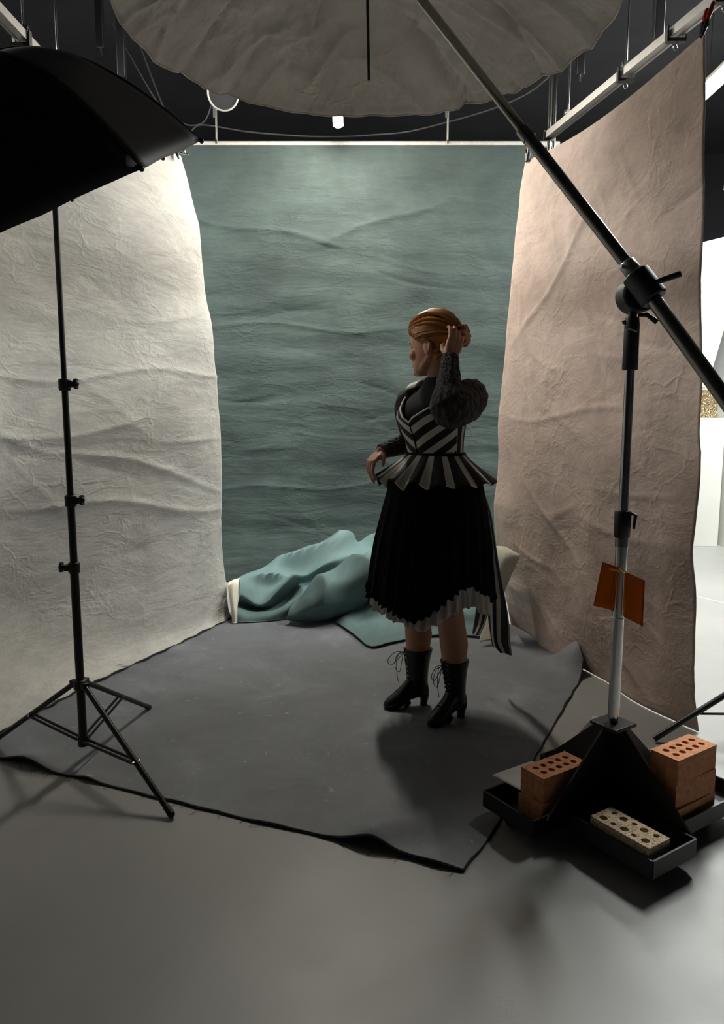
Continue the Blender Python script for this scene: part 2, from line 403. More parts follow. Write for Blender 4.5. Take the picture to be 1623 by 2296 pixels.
batten('batten_light', 'lit linear batten light over the white plinth', (3.5, 6.4, 3.45), 1.9, M['tube_room'], .12)

# ------------------------------------------------------------------ backdrops
def sheet(name, fn, W, H, nu, nv, mat, label, loc, solid=.003):
    mb = MB().grid(fn, nu, nv, lambda u, v: (u*W, v*H))
    return solo(name, mb, mat, label, 'backdrop', loc, solid=solid)
def crease_set(seed, n, W, H, amp, ang, spread, lmin=.25, lmax=1.1, fixed=()):
    rg = random.Random(seed); out = list(fixed)
    for _ in range(n):
        out.append((rg.uniform(0, W), rg.uniform(.1*H, .97*H), ang+rg.gauss(0, spread), rg.uniform(lmin, lmax)/2, amp*rg.uniform(.4, 1)*rg.choice((-1, 1, 1)), rg.uniform(.010, .022)))
    return [(x, y, math.cos(a), math.sin(a), l, h, w_) for x, y, a, l, h, w_ in out]
def crease(cs, x, y):
    t = 0
    for cx, cy, ca, sa, l, h, w_ in cs:
        dx, dy = x-cx, y-cy; al = dx*ca+dy*sa
        if abs(al) > l*1.6: continue
        d = -dx*sa+dy*ca+.03*math.sin(al*5+cx*9)
        if abs(d) > w_*5: continue
        t += h*math.exp(-abs(d)/w_)*math.exp(-(al/l)**4)
    return t
# teal
TY = 5.9; TTOP = 3.37
CT = crease_set(3, 46, 2.86, 3.4, .0075, 0, .22, .2, .9, ((1.0, 1.36, .03, 1.2, .010, .016), (1.2, 2.62, -.05, 1.0, .010, .016), (.7, .62, .2, .6, .016, .03), (1.7, .55, -.35, .5, .016, .03)))
def teal_fn(u, v):
    x = lerp(-1.5, 1.36, u); z = lerp(TTOP, .004, v); y = TY
    y -= .05*smooth((v-.86)/.14)*1.5
    p = V((x, 0, z))
    amp = smooth(v*8)
    y += amp*(.018*nz((x*.8, 0, z*1.6), 1.6)+.010*nz((x*1.2, 3, z*4.5), 1.8)+.010*abs(nz((x*.6+z*.3, 7, z*3), 1.2)))
    y += .035*amp*math.exp(-((z-3.0-.18*abs(x+.05)**1.3)/.10)**2)*nz((x, 1, 0), 1.1)
    y -= amp*crease(CT, u*2.86, v*3.4)
    return V((x, y, z))
sheet('backdrop_canvas', teal_fn, 2.86, 3.4, 130, 300, M['teal'], 'painted teal canvas backdrop hanging at the back below the lamp', (0, TY, 0))
t = thing('backdrop_roller', 'pale horizontal tube carrying the teal backdrop', 'roller', (0, TY, TTOP))
part(t, 'tube', MB().cyl((-1.6, TY+.02, TTOP+.012), (1.5, TY+.02, TTOP+.012), .022, 16), M['hoop'])
part(t, 'end_plug', MB().cyl((1.5, TY+.02, TTOP+.012), (1.53, TY+.02, TTOP+.012), .018, 14), M['black_plastic'])
for px, hl_ in ((486, 'metal hanger rod of the teal backdrop below the pale disc'), (1003, 'metal hanger rod of the teal backdrop below the boom arm')):
    p = at(px, 322, TY+.02)
    d = thing('drop_hanger', hl_, 'hanger', (p.x, p.y, p.z), 'hanger rods of the teal backdrop')
    part(d, 'rod', MB().cyl((p.x, p.y, TTOP+.03), (p.x, p.y, RZ), .008, 8), M['alu'])
    part(d, 'flat_bar', MB().box((p.x-.012, p.y-.01, TTOP+.36), (.018, .006, .32)), M['alu'])
    part(d, 'hook', MB().tube([V((p.x, p.y+.03*math.cos(a), TTOP+.012+.03*math.sin(a))) for a in [math.pi*k/6-.4 for k in range(8)]], .005, 6), M['steel'])
# white
WX = [(0, -1.127), (.14, -1.03), (.55, -.925), (.8, -.93), (1, -.93)]
WZ = 2.93
wfloor = [V((-.855, 4.78, 0)), V((-1.10, 4.15, 0)), V((-1.37, 3.50, 0)), V((-1.54, 2.95, 0)), V((-1.74, 2.2, 0)), V((-1.9, 1.5, 0))]
CW = crease_set(5, 60, 3.6, 3.0, .008, .05, .35, .2, .9, ((1.2, 1.42, .06, 1.6, .012, .015), (1.0, 1.86, -.25, 1.0, .014, .02), (.8, 2.15, -.12, .8, .014, .02), (1.3, 1.72, .1, .6, .012, .02)))
def white_fn(u, v):
    b0 = catmull(wfloor, u); tng = (catmull(wfloor, min(1, u+.02))-catmull(wfloor, max(0, u-.02))).normalized()
    out = V((tng.y, -tng.x, 0))
    if out.x > 0: out = -out
    sw = lerp(.075, .30, smooth(u*2.2))            # how far the foot sweeps into the set
    k = smooth((v-.80)/.20)
    k = 1-math.sqrt(max(0, 1-((v-.80)/.20)**2)) if v > .80 else 0
    foot = lerp(1, 0, k)
    h = WZ*(1-v)
    lean = (WX[0][1]-(-.93))*0
    xoff = (interp(v, WX)+.93) if v < .8 else 0
    p = b0+out*sw*foot+V((xoff*(1-smooth(u*1.2)*.6), 0, 0)); p.z = max(.006, h*(1 if v < .8 else 1))
    if v > .8:
        q = (v-.8)/.2; p.z = max(.008, .2*WZ*(1-q)**1.35)
    amp = smooth(v*10)*smooth((1-v)*8)
    d = .02*nz((u*2.4, 1, v*3), 1.7)+.012*nz((u*4, 5, v*9), 1.5)+.012*abs(nz((u*2+v, 9, v*6), 1.6))
    p += out*(-(d+crease(CW, u*3.6, v*3.0))*amp)
    return p
sheet('backdrop_canvas', white_fn, 3.6, 3.0, 150, 240, M['white'], 'whitewashed canvas backdrop hung along the side behind the black light stand', (-1.3, 3.3, 0))
# pink
PXf = [(0, .973), (.06, .945), (.2, .923), (.35, .885), (.55, .845), (.72, .83), (.9, .88), (1, .956)]
PXn = [(0, 1.315), (.4, 1.355), (.72, 1.374), (1, 1.43)]
PZ = 2.83
CP = crease_set(8, 46, 1.7, 2.9, .008, .45, .55, .15, .6, ((.5, .75, -.75, .5, .014, .02), (.9, 2.35, .75, .6, .016, .02), (1.1, 2.55, .7, .5, .016, .02), (.7, 1.5, -.05, .6, .010, .015)))
def pink_fn(u, v):
    xf = interp(v, PXf); xn = interp(v, PXn)
    yf = lerp(4.62, 4.60, v); yn = lerp(3.04, 2.99, v)
    ztop = lerp(2.84, 2.80, u)-.055*math.sin(math.pi*u)*(1 if True else 0)
    q = u
    x = lerp(xf, xn, q); y = lerp(yf, yn, q)
    # foot bows toward the set
    k = smooth((v-.82)/.18)
    x -= .035*math.sin(math.pi*u)*k; y -= 0
    z = lerp(ztop, .005, v)
    amp = smooth(v*9)
    n_ = .020*nz((u*2.2, 2, v*2.5), 1.6)+.012*nz((u*4+v*2, 6, v*7-u), 1.4)+.012*abs(nz((u*3-v*1.5, 11, v*4+u), 1.5))
    x += n_*amp*(.6+.8*v)
    if v > .9: x += .02*math.sin(u*14)*((v-.9)/.1)
    x -= amp*crease(CP, u*1.7, v*2.9)
    return V((x, y, z))
sheet('backdrop_canvas', pink_fn, 1.7, 2.9, 110, 220, M['pink'], 'dusty pink painted canvas backdrop hung from the rail behind the boom stand', (1.1, 3.8, 0))

# ------------------------------------------------------------------ dark floor canvas
eF = [fl(*q) for q in ((-330, 1632), (0, 1705), (250, 1766), (520, 1831), (800, 1897), (1040, 1957))]
eR = [fl(*q) for q in ((1040, 1957), (1128, 1828), (1225, 1655), (1308, 1512))]
eB = [fl(*q) for q in ((522, 1372), (800, 1368), (1080, 1385), (1210, 1432), (1308, 1512))]
eL = [fl(*q) for q in ((-330, 1632), (0, 1640), (190, 1532), (522, 1372))]
def coons(u, v):
    b = catmull(eF, u); t_ = catmull(eB, u); l = catmull(eL, v); r = catmull(eR, v)
    return b*(1-v)+t_*v+l*(1-u)+r*u-(eF[0]*(1-u)*(1-v)+eF[-1]*u*(1-v)+eB[0]*(1-u)*v+eB[-1]*u*v)
bumps = [(fl(838, 1886), .030, .10), (fl(985, 1925), .014, .07), (fl(62, 1716), .030, .10), (fl(200, 1750), .012, .05), (fl(610, 1850), .006, .1),
         (fl(1296, 1498), .14, .12)]
ridge = (fl(838, 1886), fl(1120, 1790))
fa, fb_ = fl(290, 1500), fl(800, 1592)
def fold(x): return lerp(fa.y, fb_.y, (x-fa.x)/(fb_.x-fa.x))
def mat_fn(u, v):
    p = coons(u, v); p.z = .006
    e = min(u, v, 1-u, 1-v)
    p.z += -.001+.007*max(0, nz((p.x*2, p.y*2, 0), 1.3))*(1-smooth(e*10))+.001*nz((p.x, p.y, 2), 2)
    p.x += .006*nz((p.x*9, p.y*9, 5), 1); p.y += .008*nz((p.x*8, p.y*8, 9), 1)*(1-smooth(e*12))
    for c, h, r in bumps:
        d2 = ((p.x-c.x)**2+(p.y-c.y)**2)/r**2
        p.z += h*math.exp(-d2)
    p.z += .005*math.exp(-((p.y-fold(p.x))/.02)**2)
    a, b_ = ridge; ab = b_-a; s_ = max(0, min(1, (p-a).dot(ab)/ab.length_squared)); q = a+ab*s_
    d = math.hypot(p.x-q.x, p.y-q.y); p.z += .022*math.exp(-(d/.06)**2)*(1-s_*.8)
    return p
mb = MB().grid(mat_fn, 190, 150, lambda u, v: (u*3, v*2.5))
floor_cloth = solo('floor_canvas', mb, M['mat'], 'dark charcoal painted canvas spread over the studio floor', 'floor cloth', (0, 3.4, 0), solid=.003)
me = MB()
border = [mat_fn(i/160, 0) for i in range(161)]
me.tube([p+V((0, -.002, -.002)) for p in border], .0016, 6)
part(floor_cloth, 'edge_shade', me, M['mat_edge'])  # near-black tube paints the shade line under the front edge
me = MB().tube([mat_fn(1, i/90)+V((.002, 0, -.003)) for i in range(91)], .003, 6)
part(floor_cloth, 'edge_shade', me, M['mat_edge'])  # same painted shade line under the right edge
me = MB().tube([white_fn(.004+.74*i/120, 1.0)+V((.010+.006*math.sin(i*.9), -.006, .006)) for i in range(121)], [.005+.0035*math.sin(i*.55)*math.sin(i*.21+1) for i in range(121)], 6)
part(floor_cloth, 'edge_shade', me, M['mat_edge'])  # wavy near-black line paints the shaded gap along the white canvas foot
th = MB()
for k in range(46):
    i = random.random(); p = mat_fn(i, 0)
    q = [p]; dvec = V((random.uniform(-1, 1), random.uniform(-1.2, .2), 0)).normalized()
    for j in range(4): q.append(q[-1]+dvec*random.uniform(.004, .014)); dvec = (dvec+V((random.uniform(-.6, .6), random.uniform(-.6, .6), 0))).normalized(); q[-1].z = .003
    th.tube(q, .0007, 4)
o = part(floor_cloth, 'loose_threads', th, M['mat_edge']); o['kind'] = 'stuff'

# ------------------------------------------------------------------ bunched teal canvas
def loft(ctrl, nu, nv, wob=0.0, seed=0):
    def fn(u, v):
        row = [catmull(r, u) for r in ctrl]; p = catmull(row, v)
        if wob: p = p+V((nz(p, 5, seed), nz(p, 5, seed+3), nz(p, 5, seed+7)))*wob+V((.2, -.5, .8))*(.030-abs(nz(p, 3.2, seed+11))*.14)*min(1, p.z/.12)*smooth(min(u, 1-u)*8)
        p.z = max(.014, p.z)
        return p
    return MB().grid(fn, nu, nv, lambda u, v: (u*1.2, v*.8))
heap = thing('bunched_canvas', 'slack teal canvas bunched in folds at the foot of the teal backdrop', 'canvas', (0.1, 5.0, .01))
A_ = lambda L_: [at(*q) for q in L_]
# back fold: foot on the mat, belly, crest, and down behind
c1 = [A_([(524, 1404, 4.62), (570, 1404, 4.63), (610, 1398, 4.66), (650, 1388, 4.72), (720, 1380, 4.85), (800, 1370, 4.95), (860, 1360, 5.0)]),
      A_([(530, 1372, 4.66), (575, 1378, 4.67), (618, 1372, 4.70), (660, 1345, 4.78), (725, 1330, 4.9), (800, 1330, 5.02), (860, 1330, 5.05)]),
      A_([(534, 1352, 4.80), (580, 1366, 4.84), (622, 1356, 4.86), (668, 1318, 4.92), (722, 1290, 5.0), (800, 1290, 5.1), (860, 1290, 5.1)]),
      A_([(536, 1334, 4.74), (590, 1338, 4.72), (632, 1306, 4.76), (680, 1290, 4.90), (730, 1262, 5.0), (800, 1262, 5.14), (860, 1256, 5.15)]),
      A_([(534, 1318, 4.84), (596, 1306, 4.90), (645, 1296, 4.98), (692, 1270, 5.04), (735, 1246, 5.08), (800, 1240, 5.2), (860, 1230, 5.2)]),
      A_([(536, 1296, 4.95), (620, 1256, 5.12), (668, 1232, 5.22), (716, 1212, 5.28), (778, 1192, 5.3), (806, 1216, 5.36), (860, 1180, 5.4)]),
      A_([(538, 1300, 5.12), (624, 1272, 5.32), (670, 1254, 5.42), (718, 1236, 5.48), (780, 1222, 5.5), (806, 1236, 5.5), (860, 1200, 5.55)]),
      A_([(540, 1345, 5.3), (624, 1335, 5.55), (670, 1325, 5.65), (718, 1318, 5.7), (780, 1312, 5.72), (806, 1312, 5.72), (860, 1310, 5.72)])]
part(heap, 'back_fold', loft(c1, 90, 80, .006, 1), M['heap'], solid=.003)
# long roll lying across it
c2 = [A_([(640, 1390, 4.60), (690, 1394, 4.60), (740, 1388, 4.62), (790, 1366, 4.68), (850, 1330, 4.75), (930, 1310, 4.85), (1050, 1330, 4.9)]),
      A_([(644, 1380, 4.58), (690, 1372, 4.54), (745, 1352, 4.55), (795, 1322, 4.60), (850, 1300, 4.66), (930, 1290, 4.75), (1050, 1300, 4.8)]),
      A_([(650, 1362, 4.62), (694, 1336, 4.58), (745, 1306, 4.60), (795, 1280, 4.64), (850, 1262, 4.70), (930, 1265, 4.8), (1050, 1280, 4.85)]),
      A_([(656, 1350, 4.70), (702, 1304, 4.70), (756, 1268, 4.74), (800, 1248, 4.78), (850, 1226, 4.82), (930, 1240, 4.9), (1050, 1265, 4.95)]),
      A_([(664, 1350, 4.80), (710, 1300, 4.84), (764, 1264, 4.90), (806, 1246, 4.95), (850, 1228, 5.0), (930, 1250, 5.05), (1050, 1290, 5.1)]),
      A_([(672, 1370, 4.9), (716, 1335, 5.0), (770, 1300, 5.06), (812, 1280, 5.1), (850, 1270, 5.15), (930, 1300, 5.2), (1050, 1330, 5.2)])]
part(heap, 'roll_fold', loft(c2, 80, 50, .006, 4), M['heap'], solid=.003)
# flat tongue over the dark cloth
F_ = lambda L_: [fl(q[0], q[1], q[2] if len(q) > 2 else .02) for q in L_]
c3 = [F_([(752, 1394), (790, 1420), (830, 1449), (880, 1440), (940, 1428), (1010, 1424), (1080, 1428), (1138, 1440)]),
      F_([(768, 1384, .05), (800, 1404, .035), (838, 1425, .03), (884, 1418, .04), (940, 1408, .05), (1010, 1405, .05), (1080, 1405, .05), (1135, 1412, .05)]),
      F_([(790, 1370, .07), (815, 1382, .06), (846, 1396, .06), (888, 1392, .08), (940, 1385, .1), (1010, 1380, .1), (1080, 1380, .1), (1130, 1380, .1)]),
      F_([(815, 1352, .10), (836, 1354, .10), (860, 1360, .10), (892, 1360, .13), (940, 1350, .16), (1010, 1350, .16), (1080, 1340, .18), (1125, 1330, .18)]),
      F_([(835, 1330, .14), (852, 1326, .14), (870, 1322, .15), (896, 1322, .19), (940, 1315, .22), (1010, 1315, .22), (1080, 1300, .25), (1120, 1290, .25)])]
part(heap, 'floor_tongue', loft(c3, 70, 40, .004, 9), M['heap'], solid=.003)
# cream reverse showing at both ends
c4 = [A_([(522, 1404, 4.60), (527, 1404, 4.60), (531, 1403, 4.61)]), A_([(517, 1360, 4.66), (524, 1362, 4.64), (532, 1364, 4.66)]),
      A_([(512, 1318, 4.78), (522, 1318, 4.75), (534, 1320, 4.80)]), A_([(512, 1306, 4.90), (524, 1300, 4.88), (537, 1296, 4.93)])]
part(heap, 'cream_end', loft(c4, 10, 24), M['cream'], solid=.003, label='cream unpainted end of the canvas')
c5 = [A_([(1075, 1440, 4.14), (1120, 1432, 4.16), (1140, 1436, 4.18)]), A_([(1080, 1390, 4.22), (1110, 1395, 4.20), (1142, 1410, 4.20)]),
      A_([(1085, 1330, 4.32), (1115, 1335, 4.24), (1128, 1345, 4.24)]), A_([(1090, 1275, 4.34), (1120, 1280, 4.22), (1143, 1298, 4.22)]),
      A_([(1095, 1240, 4.34), (1128, 1246, 4.22), (1164, 1252, 4.18)]), A_([(1098, 1226, 4.38), (1130, 1226, 4.28), (1164, 1244, 4.20)]),
      A_([(1098, 1240, 4.48), (1130, 1236, 4.42), (1160, 1250, 4.28)])]
part(heap, 'cream_end', loft(c5, 24, 50), M['cream'], solid=.003, label='cream unpainted end of the canvas standing up')

# ------------------------------------------------------------------ rails, clamps, ceiling gear
def rail(name, label, a, b_, wires, group=None):
    a, b_ = V(a), V(b_); R = frame(b_-a); Ln = (b_-a).length; c = (a+b_)/2
    t = thing(name, label, 'rail', a)
    prof = [(x*.8, y*.8) for x, y in [(-.035, -.02), (-.035, .03), (-.02, .03), (-.02, .022), (-.006, .022), (-.006, .034), (.006, .034), (.006, .022), (.02, .022), (.02, .03), (.035, .03), (.035, -.02), (.022, -.02), (.022, -.012), (-.022, -.012), (-.022, -.02)]]
    rr = [[q+R@V((x, y, 0)) for x, y in prof] for q in (a, b_)]
    part(t, 'profile', MB().rings(rr), M['alu'], smooth_=False)
    part(t, 'end_stop', MB().box(a, (.075, .06, .01), R), M['black_plastic']); part(t, 'end_stop', MB().box(b_, (.075, .06, .01), R), M['black_plastic'])
    for s_ in wires:
        p = a+(b_-a)*s_
        br = part(t, 'bracket', MB().box(p+V((0, 0, .045)), (.05, .03, .03), R), M['steel'], bevel=.003)
        part(br, 'drop_rod', MB().cyl(p+V((0, 0, .05)), V((p.x, p.y, RZ)), .006, 8), M['steel'])
    return t
rail('ceiling_rail', 'aluminium ceiling track above the pink backdrop', (1.19, 4.95, 3.10), (1.62, 2.9, 3.10), (.12, .42, .78))
rail('ceiling_rail', 'aluminium ceiling track beyond the black umbrella', (-1.58, 4.6, 3.10), (-1.62, 2.2, 3.10), (.2, .36, .6))
def carriage(p, label):
    t = thing('rail_trolley', label, 'trolley', p, 'trolleys under the ceiling tracks'); p = V(p)
    part(t, 'clip', MB().box(p+V((0, 0, .028)), (.082, .030, .016)).box(p+V((-.041, 0, .055)), (.007, .030, .07)).box(p+V((.041, 0, .055)), (.007, .030, .07)), M['black_plastic'])
    part(t, 'hook', MB().tube([p+V((.009*math.sin(a), 0, .004+.016*math.cos(a))) for a in [k*.6 for k in range(9)]], .003, 6), M['steel'])
RA, RB = V((1.19, 4.95, 3.04)), V((1.62, 2.9, 3.04))
for s_ in (.42, .62, .78, .93): carriage(RA+(RB-RA)*s_, 'black trolley clip under the track above the pink backdrop')
for y in (3.72, 3.3): carriage((-1.6, y, 3.04), 'black trolley clip under the track beyond the black umbrella')
def spring_clamp(p, dirv, label, s=1.0, red=True):
    p = V(p); R = frame(dirv, (0, 1, 0)); t = thing('spring_clamp', label, 'clamp', p)
    for sg in (-1, 1):
        part(t, 'jaw', MB().tube([p+R@V((0, sg*.004*s, -.03*s)), p+R@V((0, sg*.014*s, 0)), p+R@V((0, sg*.01*s, .02*s))], [.006*s, .009*s, .009*s], 8), M['black_plastic'])
        part(t, 'handle', MB().tube([p+R@V((0, sg*.008*s, .015*s)), p+R@V((0, sg*.02*s, .045*s)), p+R@V((0, sg*.024*s, .075*s))], [.008*s, .009*s, .007*s], 8), M['red' if red else 'black_plastic'])
    part(t, 'spring', MB().cyl(p+R@V((-.014*s, 0, .01*s)), p+R@V((.014*s, 0, .01*s)), .008*s, 10), M['steel'])
spring_clamp(at(1184, 345, 4.56), (.15, 0, 1), 'red handled spring clamp at the far corner of the pink backdrop', 1.4)
spring_clamp(at(1578, 62, 3.02), (.25, 0, 1), 'red handled spring clamp at the near corner of the pink backdrop', 1.05)
spring_clamp(at(397, 345, 4.72), (-.3, 0, 1), 'black spring clamp at the corner of the white backdrop', .9, False)
t = thing('barn_bolt', 'bright metal bolt and wing nut beside the white backdrop corner', 'bolt', at(412, 345, 4.72)); p = at(412, 345, 4.72)
part(t, 'shank', MB().cyl(p+V((-.02, 0, .006)), p+V((.03, 0, -.004)), .006, 8), M['alu']); part(t, 'nut', MB().sphere(p+V((0, 0, .012)), .012, 8, 6), M['alu'])
# upright poles behind the rail
for i, (px, r) in enumerate(((1231, .014), (1242, .011))):
    p = at(px, 310, 5.3)
    solo('upright_pole', MB().cyl((p.x, p.y, .0), (p.x, p.y, RZ-.01), r, 14), M['steel'], ['thick steel upright pole behind the far end of the pink backdrop', 'thin steel upright pole behind the far end of the pink backdrop'][i], 'pole', (p.x, p.y, 0))
# dark drop posts from the ceiling
for px, Y, y1, lb_ in ((226, 5.6, 110, 'short black square ceiling post between the umbrellas'), (274, 5.2, 175, 'longer black square ceiling post close to the rim of the white umbrella'), (1474, 4.1, 90, 'black square ceiling post just above the track over the pink backdrop'), (1300, 5.2, 170, 'black square ceiling post behind the steel upright poles')):
    p = at(px, y1, Y)
    t = thing('ceiling_post', lb_, 'post', (p.x, p.y, p.z), 'black ceiling posts')
    part(t, 'post', MB().box((p.x, p.y, (p.z+RZ)/2), (.05, .05, RZ-p.z)), M['black_metal'], bevel=.004)
    part(t, 'foot_bolt', MB().cyl((p.x, p.y, p.z-.04), (p.x, p.y, p.z), .008, 8), M['steel'])
# round hoop near the ceiling
p = at(500, 210, 5.2); R = frame((0, -.9, -.45))
t = thing('ceiling_hoop', 'pale round disc with a rim hanging under the dark ceiling', 'disc', p)
part(t, 'rim', MB().tube([p+R@V((.10*math.cos(a), .10*math.sin(a), 0)) for a in [2*math.pi*k/40 for k in range(41)]], .006, 8), M['hoop'])
part(t, 'disc', MB().rings([[p+R@V((.096*math.cos(2*math.pi*k/40), .096*math.sin(2*math.pi*k/40), z)) for k in range(40)] for z in (-.012, -.004)]), M['cable'])
part(t, 'hanger', MB().cyl(p+V((0, 0, .1)), V((p.x, p.y, RZ)), .004, 6), M['steel'])
def cable(label, pts, r):
    q = [catmull([V(x) for x in pts], k/60) for k in range(61)]
    solo('hanging_cable', MB().tube(q, r, 6), M['cable'], label, 'cable')
cable('thin grey cable sagging across above the teal backdrop', [V((-1.75, 6.0, RZ)), at(395, 300, 6.0), at(450, 280, 6.0), at(560, 296, 6.0), at(700, 306, 6.0), at(830, 303, 6.0), at(960, 285, 6.0), at(1190, 205, 6.0), V((1.75, 6.0, RZ))], .006)
cable('thin dark cable looping down beside the pale disc', [V((-1.25, 5.6, RZ)), at(470, 200, 5.6), at(472, 240, 5.7), at(455, 275, 5.8), at(420, 280, 5.9), at(390, 262, 5.9), at(350, 225, 5.9), V((-1.9, 5.9, RZ))], .005)

# ------------------------------------------------------------------ big overhead umbrella
UC = V((.015, 3.06, 2.86)); UR = .955; UD = .30; NP = 16
U = thing('photo_umbrella', 'huge white umbrella facing down from the boom arm', 'umbrella', UC)
rgu = random.Random(21)
CU = []
for _ in range(34):        # pulls running in from the rim
    a_ = rgu.uniform(0, 6.283); r_u = rgu.uniform(.55, .95); CU.append((r_u*math.cos(a_), r_u*math.sin(a_), a_+rgu.gauss(0, .5), rgu.uniform(.12, .38), rgu.choice((-1, 1))*rgu.uniform(.012, .024), rgu.uniform(.012, .026)))
for _ in range(60):        # slack wrinkles
    CU.append((rgu.uniform(-.9, .9), rgu.uniform(-.2, .9), rgu.uniform(0, 3.1), rgu.uniform(.06, .22), rgu.choice((-1, 1))*rgu.uniform(.006, .012), rgu.uniform(.010, .018)))
CU = [(x, y, math.cos(a_), math.sin(a_), l, h, w_) for x, y, a_, l, h, w_ in CU]
def umb_pt(a, t, off=0.0):
    seg = 2*math.pi/NP; k = math.floor(a/seg); f = a/seg-k
    scal = 1-.010*math.sin(math.pi*f)*t**10
    r = UR*t*scal
    z = UD*(1-t**2.3)
    p = UC+V((r*math.cos(a), r*math.sin(a), z+off))
    n_ = .012*nz((p.x*3, p.y*3, 1), 1.5)+.007*nz((p.x*8, p.y*8, 4), 1.4)+.006*abs(nz((p.x*5+p.y*2, p.y*6, 9), 1.3))
    p.z += (n_+crease(CU, p.x-UC.x, p.y-UC.y))*smooth(t*3)
    if t > .97: p.z += -.006+.012*nz((p.x*6, p.y*6, 8), 1)
    return p
mbu = MB().rings([[umb_pt(2*math.pi*k/360, .03+.97*q/90) for k in range(360)] for q in range(91)], True, False)
mbu.uv = [(p.x, p.y) for p in mbu.v]
part(U, 'canopy', mbu, M['umb'], solid=.002)
for k in range(NP):
    a0 = 2*math.pi*k/NP
    part(U, 'rib', MB().tube([umb_pt(a0, .03+.97*q/12, .012) for q in range(13)], .0035, 6), M['black_metal'])
rim = [umb_pt(2*math.pi*k/256, 1.0) for k in range(257)]
part(U, 'hem', MB().tube(rim, .004, 6), M['umb'])
part(U, 'shaft', MB().cyl(UC+V((0, 0, UD+.04)), at(827, 180, 3.06), .0055, 10), M['black_metal'])
part(U, 'crown', MB().cyl(UC+V((0, 0, UD-.01)), UC+V((0, 0, UD+.03)), .035, 16), M['black_plastic'])
# monolight that holds the umbrella
hd = UC+V((-.045, -.18, .015))
Hh = thing('studio_flash', 'black flash head hanging below the huge white umbrella', 'flash', hd)
part(Hh, 'body', MB().tube([hd+V((0, -.02, .0)), hd+V((0, -.02, .02)), hd+V((0, -.02, .20)), hd+V((0, -.02, .22))], [.05, .06, .06, .05], 24), M['black_plastic'])
part(Hh, 'dish', MB().tube([hd+V((0, -.02, .215)), hd+V((0, -.02, .25))], [.06, .085], 24), M['black_metal'])
part(Hh, 'bracket', MB().box(hd+V((.045, .03, .07)), (.03, .24, .03)), M['black_metal'], bevel=.004)

# ------------------------------------------------------------------ boom stand with loaded base
PY = 2.30; pole_bot = at(1378, 1618, PY); pole_top = at(1414, 712, PY)
BX = .5*(pole_bot.x+pole_top.x)
B = thing('boom_stand', 'chrome boom stand on a heavy black base loaded with bricks', 'boom stand', (BX, PY, 0))
zb = pole_bot.z
def zat(py): return at(1400, py, PY).z
z1, z2, z3, z4 = zat(1205), zat(1145), zat(830), zat(712)
part(B, 'lower_column', MB().tube([(BX, PY, zb-.03), (BX, PY, zb+.02), (BX, PY, zb+.06), (BX, PY, z1)], [.015, .017, .0185, .0185], 24), M['chrome'])
part(B, 'ferrule', MB().cyl((BX, PY, zat(1225)), (BX, PY, z1), .0205, 24), M['steel'])
cl = part(B, 'clamp_collar', MB().tube([(BX, PY, z1), (BX, PY, z1+.004), (BX, PY, z2-.004), (BX, PY, z2)], [.022, .025, .026, .023], 24), M['black_plastic'])
part(cl, 'lever', MB().tube([(BX+.022, PY-.012, z2-.008), (BX+.034, PY-.016, z2-.012), (BX+.030, PY-.016, z1+.03)], [.006, .006, .004], 8), M['black_plastic'])
part(B, 'upper_column', MB().cyl((BX, PY, z2), (BX, PY, z3), .0145, 24), M['chrome'])
part(B, 'top_sleeve', MB().tube([(BX, PY, z3), (BX, PY, z3+.003), (BX, PY, z4-.02), (BX, PY, z4)], [.022, .0235, .0225, .020], 24), M['black_plastic'])
part(B, 'spigot', MB().cyl((BX, PY, z4-.005), (BX, PY, zat(680)), .013, 16), M['black_metal'])
tl = part(B, 't_handle', MB().tube([(BX+.01, PY-.02, zat(709)), (BX+.035, PY-.025, zat(708)), at(1473, 722, PY-.03)], [.005, .007, .0085], 10), M['black_plastic'])
part(tl, 'screw', MB().cyl(at(1396, 724, PY), (BX, PY, zat(716)), .006, 8), M['steel'])
part(B, 'locking_pin', MB().cyl(at(1400, 733, PY-.03), at(1428, 744, PY-.03), .004, 8), M['steel'])
# swivel head
hc = at(1427, 662, PY); bp_ = at(1447, 637, PY-.05)
hp = part(B, 'swivel_disc', MB().tube([hc+V((0, -.045, 0)), hc+V((0, -.04, 0)), hc+V((0, .03, 0)), hc+V((0, .035, 0))], [.05, .055, .055, .05], 32), M['black_plastic'])
part(hp, 'swivel_neck', MB().cyl(hc+V((0, 0, -.055)), (BX, PY, zat(690)), .017, 14), M['black_plastic'])
# boom tube through the head
b_low = at(1640, 915, 2.02); b_mid = at(1443, 640, 2.24); b_up = at(945, 0, 2.72)
bdir = (b_up-b_mid).normalized()
b_end = V((UC.x+.02, UC.y-.20, UC.z+.03))
b_tip = b_up+(b_up-b_mid).normalized()*.2
R = frame(bdir)
part(B, 'boom_clamp', MB().tube([b_mid-bdir*.055, b_mid-bdir*.05, b_mid+bdir*.04, b_mid+bdir*.045], [.036, .042, .042, .036], 10), M['black_plastic'])
th_ = part(B, 't_handle', MB().tube([at(1470, 632, 2.2), at(1490, 626, 2.19), at(1526, 614, 2.18)], [.006, .009, .0095], 10), M['black_plastic'])
part(B, 'boom_tube', MB().cyl(b_mid-(b_mid-b_low).normalized()*.62, b_mid, .0215, 24), M['steel'])
b_s = b_mid+(b_up-b_mid)*.50
part(B, 'boom_tube', MB().cyl(b_mid, b_s, .0195, 24), M['steel'])
part(B, 'boom_extension', MB().tube([b_s, b_tip, V((UC.x+.03, UC.y-.15, UC.z+.085))], .0160, 20), M['steel'])
part(B, 'extension_collar', MB().cyl(b_s-bdir*.03, b_s+bdir*.012, .0225, 20), M['steel'])
b_q = b_mid+(b_up-b_mid)*.30
